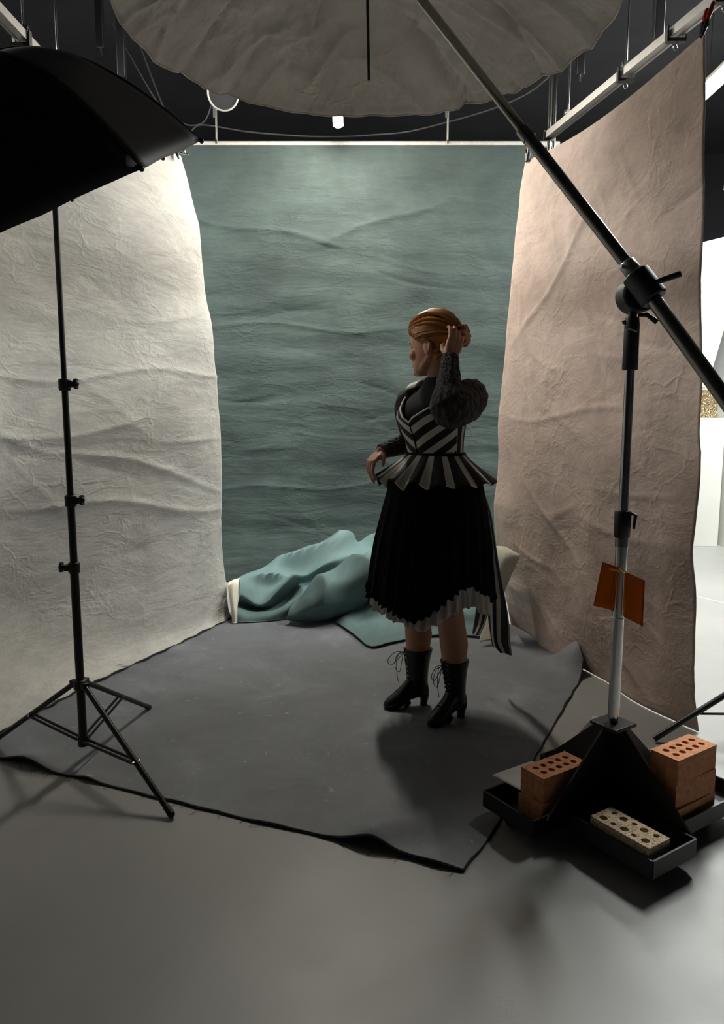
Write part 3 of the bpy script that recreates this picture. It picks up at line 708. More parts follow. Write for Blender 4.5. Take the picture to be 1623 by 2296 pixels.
part(B, 'lock_block', MB().box(b_q+R@V((-.026, .0, 0)) , (.022, .03, .075), R), M['steel'], bevel=.003)
part(B, 'brass_collar', MB().tube([b_mid+bdir*.05, b_mid+bdir*.055, b_mid+bdir*.085, b_mid+bdir*.09], [.022, .025, .025, .022], 16), M['alu'])
part(B, 'collar_screw', MB().cyl(b_mid+bdir*.07, b_mid+bdir*.07+V((-.035, -.02, .0)), .006, 8), M['alu'])
# base: four fins, four trays, top plate, castors
AU = math.radians(33); uu = V((math.cos(AU), math.sin(AU), 0)); vv = V((math.sin(AU), -math.cos(AU), 0)); BO = V((BX, PY, 0))
RB_ = rotz(AU)
def bw(u, v, z): return BO+uu*u+vv*v+V((0, 0, z))
part(B, 'top_plate', MB().box(bw(0, 0, zb-.006), (.105, .105, .012), RB_), M['black_metal'], bevel=.003)
def fin(dv):
    side = V((-dv.y, dv.x, 0))*.004; o_ = BO
    prof = [(.0, .056), (.30, .056), (.30, .100), (.052, zb-.012), (0, zb-.012)]
    rr = [[o_+dv*r+V((0, 0, z))+side*s_ for r, z in prof] for s_ in (-1, 1)]
    return MB().rings(rr)
for dv in (uu, -uu, vv, -vv): part(B, 'fin', fin(dv), M['black_metal'], smooth_=False)
trays = dict(left=(-.345, -.012, -.235, -.012), front=(-.215, -.012, .012, .318), right=(.012, .40, .012, .24), back=(.012, .215, -.318, -.012))
for k_, (u0, u1, v0, v1) in trays.items():
    mb = MB(); uc, vc = (u0+u1)/2, (v0+v1)/2; T_ = .006; zt = .106; zl = .052
    mb.box(bw(uc, vc, zl), (u1-u0, v1-v0, T_), RB_)
    for (a, b2, sx, sy) in ((u0, vc, T_, v1-v0), (u1, vc, T_, v1-v0), (uc, v0, u1-u0, T_), (uc, v1, u1-u0, T_)):
        mb.box(bw(a, b2, (zt+zl)/2), (sx, sy, zt-zl), RB_)
    part(B, 'brick_tray', mb, M['black_metal'], smooth_=False)
for u_, v_ in ((-.29, -.16), (-.11, .25), (.29, .16), (.11, -.25)):
    c = bw(u_, v_, .0228)
    cs = part(B, 'castor', MB().cyl(c+V((0, 0, .008)), c+V((0, 0, .027)), .020, 12), M['black_metal'])
    part(cs, 'wheel', MB().cyl(c-uu*.011, c+uu*.011, .0222, 18), M['black_plastic'])
    part(cs, 'brake_lever', MB().box(c+vv*.04+V((0, 0, .02)), (.02, .03, .006), RB_), M['steel'])

# bricks
def brick(name, label, c, ang, mat, L_=.205, W_=.098, H_=.0795, holes=None, group=None):
    """one perforated brick with real core holes"""
    bm = bmesh.new(); c = V(c)
    nx, ny = 5, 2; seg = 12
    holes = holes or [((i-2)*L_*.168, (j-.5)*W_*.36, .0105) for i in range(nx) for j in range(ny)]
    t = MB()
    # body assembled around the holes cell by cell: ring of quads between hole circle and its rectangular cell
    xs = sorted(set(round(h[0], 5) for h in holes))
    rng = random.Random(hash(label) % 999)
    cells = []
    for h in holes: cells.append(h)
    def cell_bounds(h):
        x, y = h[0], h[1]
        row = sorted(q[0] for q in holes if abs(q[1]-y) < .012 or True and (q[1] > 0) == (y > 0))
        i = row.index(x)
        x0 = -L_/2 if i == 0 else (row[i-1]+x)/2; x1 = L_/2 if i == len(row)-1 else (row[i+1]+x)/2
        return x0, x1, (-W_/2 if y < 0 else 0), (0 if y < 0 else W_/2)
    Rz = rotz(ang)
    for h in holes:
        x0, x1, y0, y1 = cell_bounds(h); cx, cy, r = h
        outer = []; inner = []
        for k in range(seg*2):
            a = 2*math.pi*k/(seg*2); dx, dy = math.cos(a), math.sin(a)
            ts = []
            if dx > 1e-6: ts.append((x1-cx)/dx)
            if dx < -1e-6: ts.append((x0-cx)/dx)
            if dy > 1e-6: ts.append((y1-cy)/dy)
            if dy < -1e-6: ts.append((y0-cy)/dy)
            tt = min(ts); outer.append((cx+dx*tt, cy+dy*tt)); inner.append((cx+dx*r, cy+dy*r))
        # add the cell's corners exactly
        for (qx, qy) in ((x0, y0), (x1, y0), (x1, y1), (x0, y1)):
            k = min(range(len(outer)), key=lambda i: (outer[i][0]-qx)**2+(outer[i][1]-qy)**2); outer[k] = (qx, qy)
        n = seg*2
        vs = [c+Rz@V((x, y, H_)) for x, y in outer]+[c+Rz@V((x, y, H_)) for x, y in inner]+[c+Rz@V((x, y, 0)) for x, y in inner]+[c+Rz@V((x, y, 0)) for x, y in outer]
        fs = []
        for k in range(n):
            k2 = (k+1) % n
            fs += [(k, k2, n+k2, n+k), (n+k, n+k2, 2*n+k2, 2*n+k), (2*n+k, 2*n+k2, 3*n+k2, 3*n+k)]
            mx, my = (outer[k][0]+outer[k2][0])/2, (outer[k][1]+outer[k2][1])/2
            if abs(abs(mx)-L_/2) < 1e-4 or abs(abs(my)-W_/2) < 1e-4: fs.append((k2, k, 3*n+k, 3*n+k2))
        t.add(vs, fs)
    return solo(name, t, mat, label, 'brick', c, group, smooth_=False)
FLz = .0555
au = AU
def pb(px, py, z): q = fl(px, py, z); return q
lb = pb(1168, 1715, .225); lb2 = pb(1220, 1740, .225); lc = (lb+lb2)/2+uu*.1025
brick('perforated_brick', 'red perforated brick under the white paper sheet', (lc.x-uu.x*.012, lc.y-uu.y*.012-.004, FLz), au+.03, M['brick'])
brick('perforated_brick', 'red perforated brick lying on top of the white paper sheet', (lc.x, lc.y, FLz+.0815), au, M['brick'])
rc = (fl(1465, 1678, .30)+fl(1603, 1665, .30))/2
rc = sum((fl(*q, .300) for q in ((1465, 1678), (1527, 1705), (1603, 1665), (1537, 1640))), V())/4
brick('perforated_brick', 'red perforated brick at the bottom of the three high stack', (rc.x+.004, rc.y-.003, FLz), au+.02, M['brick'])
brick('perforated_brick', 'red perforated brick in the middle of the three high stack', (rc.x+.001, rc.y, FLz+.0798), au-.015, M['brick'])
brick('perforated_brick', 'red perforated brick on top of the three high stack', (rc.x, rc.y, FLz+.1596), au+.01, M['brick'])
fc = sum((fl(*q, .135) for q in ((1323, 1825), (1375, 1805), (1503, 1875), (1450, 1900))), V())/4
hl = [(-.072, .026, .0085), (-.036, .022, .0125), (.0, .026, .0085), (.036, .022, .0125), (.074, .026, .0095),
      (-.074, -.024, .0125), (-.036, -.026, .0085), (.0, -.022, .0125), (.036, -.026, .0085), (.072, -.022, .0125)]
brick('speckled_brick', 'pale speckled brick with ten holes in the front tray', (fc.x, fc.y, FLz), math.radians(-57), M['pale_brick'], .207, .096, .074, hl)
# paper sheet between the two left bricks
pz = FLz+.0800
qs = [pb(1103, 1738, pz), pb(1203, 1792, pz)]
def paper_fn(u, v):
    p = lerp(qs[0], qs[1], u)+uu*(.19*v); p.z = pz+.0006+.004*nz((p.x*9, p.y*9, 0), 1)*(1-v)**2*(1 if u < .9 else .4)*.3
    return p
solo('paper_sheet', MB().grid(paper_fn, 12, 12), M['paper'], 'creased white paper sheet pinned between two red bricks', 'paper', (qs[0].x, qs[0].y, pz), solid=.0006)
q0 = bw(.05, -.27, .078); 
mb = MB().grid(lambda u, v: bw(.03+.13*u, -.265+.05*v, .082+.10*v+.0*u) + uu*(-.10*v)*0, 4, 6)
pq = [at(1318, 1645, 2.47), at(1352, 1648, 2.44), at(1346, 1612, 2.50), at(1330, 1604, 2.52)]
solo('paper_sheet', MB().grid(lambda u, v: lerp(lerp(bw(-.06, -.20, .13), bw(.06, -.14, .13), u), lerp(pq[3], pq[2], u), v), 6, 6), M['paper'], 'small white paper sheet standing up behind the black base', 'paper', solid=.0008)

# orange gel hung on the column
gy = PY-.03
zc0 = at(1392, 1278, gy)
G = thing('gel_sheet', 'folded orange transparent gel sheet taped to the chrome column', 'gel sheet', at(1392, 1380, gy))
lf = [at(1350, 1260, PY-.015), at(1330, 1358, PY-.015), at(1377, 1370, gy+.008), at(1386, 1272, gy+.008)]
rf = [at(1404, 1283, PY-.022), at(1399, 1384, PY-.022), at(1441, 1405, PY-.10), at(1446, 1302, PY-.10)]
def quad_fn(q): return lambda u, v: lerp(lerp(q[0], q[3], u), lerp(q[1], q[2], u), v)+V((0, .006*math.sin(3*u), 0))
cy_ = MB().grid(quad_fn(lf), 8, 8); part(G, 'flap', cy_, M['gel'], solid=.0006)
part(G, 'flap', MB().grid(quad_fn(rf), 8, 8), M['gel'], solid=.0006)
wrap = MB().grid(lambda u, v: lerp(lerp(lf[3], lf[2], v), lerp(rf[0], rf[1], v), u)+V((0, -.010*math.sin(math.pi*u), 0)), 12, 6)
part(G, 'tie', MB().tube([at(1366, 1275, PY-.02), at(1376, 1279, gy), at(1384, 1280, gy-.004), at(1402, 1286, gy-.002)], .0028, 8), M['yellow'], label='yellow tie')
part(G, 'bend', MB().grid(lambda u, v: V((BX+.021*math.cos(math.pi*(1.0+u)), PY-.005+.021*math.sin(math.pi*(1+u)), lerp(lf[3].z-.01, lf[2].z, v))), 14, 4) if False else MB().grid(lambda u, v: lerp(lerp(V((BX+.006, PY-.021, lf[3].z-.008)), V((BX+.006, PY-.021, lf[2].z-.01)), v), lerp(rf[0], rf[1], v), u), 6, 4), M['gel'], solid=.0006)
part(G, 'cord', MB().tube([(BX+.0205*math.cos(a), PY+.0205*math.sin(a), zat(1384)) for a in [2*math.pi*k/24 for k in range(25)]], .0018, 6), M['hoop'])

# ------------------------------------------------------------------ black light stand
SX, SY = -1.068, 2.68
S_ = thing('light_stand', 'black tripod light stand holding the black umbrella', 'light stand', (SX, SY, 0))
def zs(py): return at(150, py, SY).z
zbase, zhub = .10, zs(1532)
kn = [zs(1272), zs(1122), zs(862)]
ztop = 2.22
part(S_, 'bottom_tube', MB().cyl((SX, SY, zbase), (SX, SY, kn[0]), .0155, 16), M['black_metal'])
part(S_, 'second_tube', MB().cyl((SX, SY, kn[0]), (SX, SY, kn[1]), .0135, 16), M['black_metal'])
part(S_, 'third_tube', MB().cyl((SX, SY, kn[1]), (SX, SY, kn[2]), .0115, 16), M['black_metal'])
part(S_, 'top_tube', MB().cyl((SX, SY, kn[2]), (SX, SY, ztop), .0095, 16), M['black_metal'])
for i, z in enumerate(kn):
    sg = -1 if i == 0 else 1
    c = part(S_, 'clamp_collar', MB().tube([(SX, SY, z-.022), (SX, SY, z-.018), (SX, SY, z+.016), (SX, SY, z+.02)], [.018, .021, .021, .017], 14).box((SX+sg*.022, SY-.004, z), (.02, .024, .022)), M['black_plastic'])
    kk = part(c, 'knob', MB().cyl((SX+sg*.03, SY-.006, z+.002), (SX+sg*.042, SY-.008, z+.002), .007, 10), M['black_plastic'])
    wn = MB()
    for a in (.4, 2.5): wn.box((SX+sg*.044, SY-.008, z+.002), (.010, .012, .036), Matrix.Rotation(a, 3, 'X'))
    wn.sphere((SX+sg*.043, SY-.008, z+.002), .0125, 10, 8); part(c, 'wing', wn, M['black_plastic'])
part(S_, 'leg_hub', MB().tube([(SX, SY, zhub-.025), (SX, SY, zhub-.02), (SX, SY, zhub+.012), (SX, SY, zhub+.016)], [.020, .025, .025, .02], 16), M['black_plastic'])
part(S_, 'brace_hub', MB().tube([(SX, SY, zbase-.01), (SX, SY, zbase+.03)], [.020, .020], 16), M['black_plastic'])
feet = [fl(384, 1834), fl(334, 1592)]
c0 = V((SX, SY, 0)); r_ = .565
feet.append(fl(-12, 1668))
for i, ft in enumerate(feet):
    d = (ft-c0); d.z = 0; dn = d.normalized(); sd = V((-dn.y, dn.x, 0))
    p0 = c0+dn*.032+V((0, 0, zhub-.006)); p1 = ft+V((0, 0, .014))
    part(S_, 'hub_lug', MB().box(c0+dn*.03+V((0, 0, zhub-.004)), (.028, .026, .026), rotz(math.atan2(dn.y, dn.x))), M['black_plastic'], bevel=.003)
    lg = part(S_, 'leg', MB().tube([p0, p1], .0105, 12), M['black_metal'])
    part(lg, 'rubber_foot', MB().chain([p1-(p1-p0).normalized()*.03, p1], [.012, .013], 10), M['black_plastic'])
    pm = p0+(p1-p0)*(.62 if i == 0 else .52)
    for sg in (-1, 1):
        part(S_, 'brace', MB().box(lerp(c0+dn*.02+V((0, 0, zbase+.012)), pm, .5)+sd*sg*.011, ((pm-(c0+dn*.02+V((0, 0, zbase+.012)))).length, .004, .011),
             Matrix((((pm-c0-V((0, 0, zbase+.012))).normalized()), sd, ((pm-c0-V((0, 0, zbase+.012))).normalized()).cross(sd))).transposed()), M['black_metal'])
    part(S_, 'rivet', MB().cyl(pm-sd*.015, pm+sd*.015, .006, 8), M['steel'])
# umbrella on it
OC = V((-1.117, 2.667, 2.035)); on = V((.477, .49, -1.119)).normalized(); OR, OD, OPH, OPW = .616, .471, 1.485, 2.757
e1 = on.cross(V((0, 0, 1))).normalized(); e2 = on.cross(e1)
K = thing('black_umbrella', 'black deep umbrella softbox tilted down on the black light stand', 'umbrella', OC)
def oc_pt(a, t, off=0.0):
    seg = math.pi/4; k = math.floor((a-OPH)/seg); f = (a-OPH)/seg-k
    flat = math.cos(math.pi/8)/math.cos((f-.5)*seg)
    flat = lerp(flat, 1, .35*(1-t))*(1-.012*math.sin(math.pi*f)*t)
    r = OR*t*flat
    return OC+(e1*math.cos(a)+e2*math.sin(a))*r-on*(OD*(1-t**OPW)+off)
for k in range(8):
    a0 = OPH+k*math.pi/4
    def gf(u, v):
        p = oc_pt(a0+1e-5+u*(math.pi/4-2e-5), .03+.97*v)
        return p-on*.006*nz((p.x*5, p.y*5, p.z*5), 1.3)
    pn = part(K, 'panel', MB().grid(gf, 10, 22, lambda u, v: (u, v)), M['black_nylon'], solid=.002)
    part(K, 'rib', MB().tube([oc_pt(a0, .03+.97*q/14, -.006) for q in range(15)], .004, 6), M['black_metal'])
    part(K, 'seam', MB().tube([oc_pt(a0, .03+.97*q/20, .002) for q in range(21)], .0028, 6), M['black_nylon'])
    part(K, 'tip', MB().sphere(oc_pt(a0, 1.0), .009, 8, 6), M['black_plastic'])
    part(K, 'lining', MB().grid(lambda u, v: oc_pt(a0+1e-5+u*(math.pi/4-2e-5), .04+.95*v, -.012), 6, 14), M['silver'])
ins = OC+on*.0
part(K, 'crown', MB().cyl(OC-on*(OD-.02), OC-on*(OD+.03), .04, 16), M['black_plastic'])
part(K, 'shaft', MB().cyl(OC-on*OD, OC-on*.06, .006, 8), M['steel'])
fh = V((SX, SY, ztop))
Fh = thing('studio_flash', 'black flash head inside the black umbrella softbox', 'flash', fh)
fb = OC-on*.14; fb2 = OC-on*.32
part(Fh, 'body', MB().tube([fb2, fb2+on*.01, fb-on*.01, fb], [.045, .055, .055, .045], 20), M['black_plastic'])
part(Fh, 'yoke', MB().tube([fh+V((0, 0, .002)), fh+V((.0, .0, .03)), (fb+fb2)/2+V((0, 0, 0))], .014, 10), M['black_metal'])
# pale folded cloth lying over the umbrella's shoulder
def fold_fn(u, v):
    a = at(lerp(-30, 82, u), lerp(172, 138, u)+lerp(-6, 12, v)*(1-.7*abs(u-.3)), 2.42)
    return a
mbf = MB()
for j in range(3):
    mbf.tube([at(lerp(-40, 84-10*j, q/10), lerp(182+9*j, 138+3*j, (q/10)**.75), 2.49-.01*j) for q in range(11)], [.004+.006*math.sin(math.pi*q/10) for q in range(11)], 8)
part(K, 'gathered_hem', mbf, M['cable'], label='gathered grey cloth at the crown')

# ------------------------------------------------------------------ stand leg at the right edge
t = thing('tripod_stand', 'black tripod stand beside the pink backdrop and the brick stack', 'light stand', fl(1640, 1650))
p0 = fl(1466, 1664); hubp = V((p0.x+.62, p0.y-.02, .40))
hubp = at(1700, 1512, 2.95)
part(t, 'leg', MB().tube([p0+V((0, 0, .014)), hubp], .0125, 12), M['black_metal'])
f2 = fl(1720, 1800); f3 = fl(1880, 1590)
part(t, 'leg', MB().tube([f2+V((0, 0, .014)), hubp], .0125, 12), M['black_metal']); part(t, 'leg', MB().tube([f3+V((0, 0, .014)), hubp], .0125, 12), M['black_metal'])
part(t, 'column', MB().cyl(V((hubp.x, hubp.y, .08)), V((hubp.x, hubp.y, 1.5)), .016, 14), M['black_metal'])
part(t, 'hub', MB().cyl(hubp-V((0, 0, .03)), hubp+V((0, 0, .03)), .028, 14), M['black_plastic'])
for ft in (p0, f2, f3):
    pm = ft+(hubp-ft)*.42; part(t, 'brace', MB().tube([V((hubp.x, hubp.y, .10)), pm], .006, 8), M['black_metal'])

# ------------------------------------------------------------------ far right bay: plinth, block, board
pl = fl(1582, 1225); pl = V((pl.x, pl.y, 0)); pt = at(1582, 940, pl.y).z
t = thing('plinth', 'tall white display plinth beyond the pink backdrop', 'plinth', pl+V((0, .2, 0)))
part(t, 'body', MB().box((pl.x-.06, pl.y+.2, pt/2), (.36, .4, pt)), M['white_wall'], bevel=.003)
part(t, 'top_board', MB().box((pl.x-.06, pl.y+.2, pt+.006), (.364, .404, .012)), M['white_wall'], bevel=.002)
bl = V((pl.x-.035, pl.y+.16, pt+.0125))
t = thing('speckled_block', 'brown and cream speckled block standing on the white plinth', 'block', bl)
part(t, 'body', MB().box(bl+V((0, 0, .14)), (.20, .20, .28)), M['speck'], bevel=.004)
part(t, 'lid', MB().box(bl+V((.005, 0, .288)), (.20, .20, .014)), M['paper'], bevel=.003)
part(t, 'knob', MB().box(bl+V((-.045, -.02, .30)), (.06, .05, .012)), M['speck'], bevel=.002)
# second white plinth block
p2 = fl(1640, 1236); 
solo('white_partition', MB().box((p2.x+.22, p2.y+.6, .80), (.36, 1.2, 1.6)), M['white_wall'], 'white partition box next to the white plinth', 'partition', (p2.x+.22, p2.y, 0), bevel=.004)
# white polystyrene board, tapering, leaning on the wall
by = 7.95; c = [at(1500, 562, by), at(1660, 522, by), at(1634, 640, by), at(1556, 905, by), at(1500, 905, by)]
rr = [[p+V((0, dy, 0)) for p in c] for dy in (0, .06)]
bb = thing('foam_board', 'bright white tapered foam board standing behind the speckled block', 'board', (c[4].x, by, 0))
part(bb, 'sheet', MB().rings(rr), M['white_wall'], smooth_=False)
part(bb, 'edge_strip', MB().box((c[2]+c[3])/2+V((.035, -.003, 0)), (.06, .07, (c[2]-c[3]).length), frame(c[2]-c[3], (0, 1, 0)) @ Matrix.Rotation(math.pi/2, 3, 'Z')), M['cream'], label='cream cut edge of the board')
part(bb, 'support_leg', MB().box((c[4].x+.05, by+.05, c[4].z/2), (.05, .05, c[4].z)), M['white_wall'])
#PERSON#
# ------------------------------------------------------------------ the person
PO = V((.322, 3.20, 0)); TH = math.radians(50)
PF = V((-math.sin(TH), -math.cos(TH), 0)); PL = V((math.cos(TH), -math.sin(TH), 0))     # facing, her left
def pw(l, f, z): return PO+PL*l+PF*f+V((0, 0, z))
P_ = thing('person', 'person in a black and cream striped peplum bodice and black skirt, hand raised to hair', 'person', PO)
def ell(cl, cf, z, a, b, n=32, ph=0): return [pw(cl+a*math.cos(2*math.pi*k/n+ph), cf+b*math.sin(2*math.pi*k/n+ph), z) for k in range(n)]
# --- head frame
HO = V((.302, 3.20, 1.632)); yaw = math.radians(150)      # facing away to the side
hf = V((math.cos(yaw), math.sin(yaw), 0)); pt_ = math.radians(-5)
hl = V((-hf.y, hf.x, 0)); hu = V((0, 0, 1))
hf2 = (hf*math.cos(pt_)+hu*math.sin(pt_)).normalized(); hu2 = hf2.cross(hl).normalized()
if hu2.z < 0: hu2 = -hu2
def hw(l, f, z): return HO+hl*l+hf2*f+hu2*z
HP = [(-.116, .074, .030, .012), (-.110, .086, .018, .026), (-.096, .092, -.010, .044), (-.072, .092, -.034, .056), (-.045, .091, -.056, .062),
      (-.02, .089, -.070, .066), (.005, .087, -.082, .070), (.03, .093, -.091, .073), (.055, .091, -.095, .073), (.078, .079, -.088, .066), (.096, .055, -.070, .052), (.108, .025, -.045, .034), (.113, .0, -.02, .012)]
def head_ring(z, inf=0.0, n=40):
    fr = interp(z, [(r[0], r[1]) for r in HP]); bk = interp(z, [(r[0], r[2]) for r in HP]); hwid = interp(z, [(r[0], r[3]) for r in HP])
    c = (fr+bk)/2; b = (fr-bk)/2+inf; a = hwid+inf; out = []
    for k in range(n):
        t = 2*math.pi*k/n; cs, sn = math.cos(t), math.sin(t); e = .85
        out.append((a*math.copysign(abs(cs)**e, cs), c+b*math.copysign(abs(sn)**e, sn)))
    return out
bd = MB()
bd.rings([[hw(l, f, r[0]) for l, f in head_ring(r[0])] for r in HP])
bd.chain([hw(0, .090, .018), hw(0, .099, -.012), hw(0, .107, -.031)], [.0075, .008, .0085], 10)          # nose
for s in (-1, 1):
    bd.sphere(hw(s*.009, .094, -.036), .007, 10, 8)
    bd.sphere(hw(s*.036, .072, -.026), .026, 12, 8)                                                       # cheeks
    bd.chain([hw(s*.046, -.002, -.045), hw(s*.040, .03, -.078), hw(s*.018, .062, -.098)], [.020, .020, .018], 10)  # jaw
    bd.sphere(hw(s*.079, -.012, -.010), .034, 12, 10, (.36, .62, 1.0), Matrix((hl, hf2, hu2)).transposed())  # ear
    bd.chain([hw(s*.086, -.014, .020), hw(s*.092, -.028, .006), hw(s*.090, -.025, -.014), hw(s*.083, -.010, -.036)], [.006, .006, .0055, .007], 8)
bd.sphere(hw(0, .083, -.100), .017, 12, 8)                                                                # chin
nb = V((PO.x, PO.y, 0))+PF*-.01
bd.chain([hw(0, -.018, -.05), lerp(hw(0, -.022, -.09), pw(0, -.012, 1.50), .5), pw(0, -.012, 1.475), pw(0, -.01, 1.43)], [.052, .050, .053, .062], 18)
# --- trunk (hidden by the clothes)
bd.rings([ell(0, -.005, 1.46, .075, .05), ell(0, -.005, 1.43, .128, .060), ell(0, .0, 1.38, .145, .080), ell(0, .02, 1.32, .135, .105), ell(0, .012, 1.25, .118, .092), ell(0, .005, 1.18, .108, .084),
          ell(0, -.005, 1.10, .135, .10), ell(0, -.01, 1.02, .155, .115), ell(0, -.012, .94, .15, .11), ell(0, -.01, .86, .12, .09)])
# --- legs
FR = dict(toe=V((.098, 3.232, 0)), heel=V((.300, 3.288, 0)))        # her right foot
FL_ = dict(toe=V((.285, 3.030, 0)), heel=V((.452, 3.150, 0)))       # her left foot
def leg(ft, hip):
    ax = (ft['toe']-ft['heel']).normalized(); an = ft['heel']+ax*.045+V((0, 0, .11))
    kn_ = lerp(an, hip, .47)+PF*.025; kn_.z = .50
    cf_ = lerp(an, kn_, .60)-PF*.012
    an.z = .10; ch = [hip, lerp(hip, kn_, .5), kn_, cf_, lerp(an, kn_, .30), an]
    bd.chain(ch, [.088, .078, .058, .062, .047, .034], 18)
    return ch
CHR = leg(FR, pw(-.085, -.01, .90)); CHL = leg(FL_, pw(.085, -.01, .90))
# --- arms
SL = pw(.158, -.005, 1.415); EL = at(1003, 922, 2.90); WL = at(1009, 803, 3.025)
SR = pw(-.158, -.005, 1.415); ER = at(938, 985, 3.43); WR = at(856, 1012, 3.30)
bd.chain([SL, lerp(SL, EL, .5), EL, lerp(EL, WL, .35), WL], [.042, .040, .036, .036, .026], 14)
bd.chain([SR, lerp(SR, ER, .5), ER, lerp(ER, WR, .35), WR], [.042, .040, .036, .036, .026], 14)
def hand(wr, d, back, side, curl, spread=.10, thumb=None, sc=1.0):
    """palm plus five separate jointed fingers; d along the palm, back = back of hand, side = thumb side"""
    d = V(d).normalized(); back = V(back); back = (back-d*back.dot(d)).normalized(); t = d.cross(back)
    if t.dot(V(side)) < 0: t = -t
    q = lambda a, s_, b_: wr+(d*a+t*s_+back*b_)*sc
    for s_, a in ((.026, .082), (.009, .086), (-.009, .082), (-.025, .074)):
        bd.chain([q(.005, s_*.55, 0), q(a*.55, s_*.9, .001), q(a, s_, .002)], [.0135*sc, .0135*sc, .0105*sc], 10)
    tips = []
    for i, (s_, a, ls) in enumerate(((.026, .083, (.040, .025, .020)), (.009, .087, (.045, .028, .021)), (-.009, .083, (.041, .027, .020)), (-.025, .075, (.032, .020, .018)))):
        p = q(a, s_, .002); ang = 0; pts = [p]; rad = [.0092, .0086, .0080, .0068]
        dirs = d*math.cos(spread*(1.5-i)*.5)+t*math.sin(spread*(1.5-i)*.5)
        for l_, c_ in zip(ls, curl[i]):
            ang += c_; v_ = dirs*math.cos(ang)-back*math.sin(ang); p = p+v_*l_*sc; pts.append(p)
        bd.chain(pts, [r*sc for r in rad], 10); tips.append(pts)
    th = thumb or ((.030, .030, -.012), (.058, .044, -.022), (.078, .046, -.034))
    pts = [q(.016, .018, -.004)]+[q(*x) for x in th]
    bd.chain(pts, [.0140*sc, .0115*sc, .0098*sc, .0078*sc], 10); tips.append(pts)
    return tips
tipsL = hand(WL, at(1022, 760, 3.045)-WL, V((.25, -.95, .1)), V((-1, 0, 0)), [(.35, .65, .45), (.35, .75, .5), (.40, .85, .5), (.45, .9, .5)], .22, ((.028, .032, -.02), (.05, .036, -.04), (.068, .026, -.056)))
tipsR = hand(WR, at(824, 1044, 3.24)-WR, V((-.62, -.45, .65)), V((.2, -.95, -.3)), [(.55, .55, .3), (.65, .6, .3), (.75, .65, .35), (.8, .7, .4)], .14, ((.028, .034, -.006), (.050, .046, -.016), (.068, .048, -.030)), .98)
body = part_mesh(P_, 'body', remeshed(bd, 'body', PO, .0036, 9), M['skin'])
nl = MB()
for pts in tipsL[:4]+tipsR[:4]:
    e = (pts[-1]-pts[-2]).normalized(); nl.sphere(pts[-1]+e*.003, .0060, 8, 6, (.9, .9, .9))
part(body, 'fingernails', nl, plain('nail', (.62, .40, .34), .3))
# --- face details
for s in (-1, 1):
    ey = part(P_, 'eye', MB().sphere(hw(s*.032, .0785, .004), .0115, 14, 10), M['eye'])
    part(ey, 'iris', MB().sphere(hw(s*.032, .0865, .004), .0055, 10, 8), M['iris'])
    part(ey, 'eyelid', MB().tube([hw(s*(.020+.024*q/6), .0885-.006*(q/6)**2, .004+.008*math.sin(math.pi*(q/6)*.9)) for q in range(7)], .0022, 6), M['hair'])
    part(P_, 'eyebrow', MB().tube([hw(s*(.014+.034*q/6), .098-.012*(q/6)**2, .024+.006*math.sin(math.pi*q/6)) for q in range(7)], [.002, .003, .003, .003, .0025, .002, .001], 6), M['hair'])
part(P_, 'lips', MB().tube([hw(-.022+.044*q/8, .0945-.010*((q-4)/4)**2, -.066) for q in range(9)], [.002, .004, .0052, .0058, .0052, .0058, .0052, .004, .002], 8).tube([hw(-.018+.036*q/8, .0945-.009*((q-4)/4)**2, -.074) for q in range(9)], [.002, .004, .0055, .006, .006, .006, .0055, .004, .002], 8), M['lips'])
# --- hair: swept-up cap, locks and a braided bun
def hair_edge(z):            # how far round from the back the hair reaches (radians each side)
    return interp(z, [(-.085, .55), (-.055, 1.05), (-.02, 1.12), (.008, 1.20), (.022, 1.75), (.036, 2.1), (.055, 2.45), (.072, 2.8), (.085, 3.14159)])
def hair_pt(phi, z, inf):
    fr = interp(z, [(r[0], r[1]) for r in HP]); bk = interp(z, [(r[0], r[2]) for r in HP]); hwid = interp(z, [(r[0], r[3]) for r in HP])
    c = (fr+bk)/2; b = (fr-bk)/2+inf; a = hwid+inf
    return hw(a*math.sin(phi), c-b*math.cos(phi), z)
def cap_fn(u, v):
    if v < .88:
        z = lerp(-.085, .104, v/.88); ed = hair_edge(z); phi = lerp(-ed, ed, u)
        k = min(1, min(u, 1-u)*9); inf = lerp(.002, .020+.010*smooth((z-.03)/.07), smooth(k))
        p = hair_pt(phi, z, inf)
    else:
        q = (v-.88)/.12; p0_ = hair_pt(lerp(-3.14159, 3.14159, u), .104, .030); top = hw(0, -.012, .142)
        p = lerp(p0_, top, q)+hu2*.010*math.sin(math.pi*q)
    n_ = .0025*nz((p-HO)*1, 60, 3)
    return p+(p-HO).normalized()*n_
Hr = part(P_, 'hair', MB().grid(cap_fn, 72, 46, lambda u, v: (v, u)), M['hair'], solid=.004)
BUN = hw(.0, -.128, .028)
def lock(phi0, z0, lift, r, sideshift=0, tgt=None):
    a = hair_pt(phi0, z0, .010); b_ = tgt or BUN+hl*sideshift
    pts = []
    for q in range(15):
        s_ = q/14; p = lerp(a, b_, s_); c = hw(0, -.005, .02); d = p-c
        # push onto the inflated skull
        ll, ff, zz = d.dot(hl), d.dot(hf2), d.dot(hu2)
        rad = 1/math.sqrt((ll/.092)**2+(ff/.118)**2+(zz/.116)**2+1e-9)
        on_ = c+d*rad
        k = smooth(min(1, (1-s_)*5))*smooth(min(1, s_*6+.2))
        pts.append(lerp(p, on_+(on_-c).normalized()*lift*math.sin(math.pi*s_), k))
    return MB().tube(pts, [r*(.35+.65*math.sin(math.pi*min(1, .08+q/15))) for q in range(15)], 10, True, .45)
rh = random.Random(4)
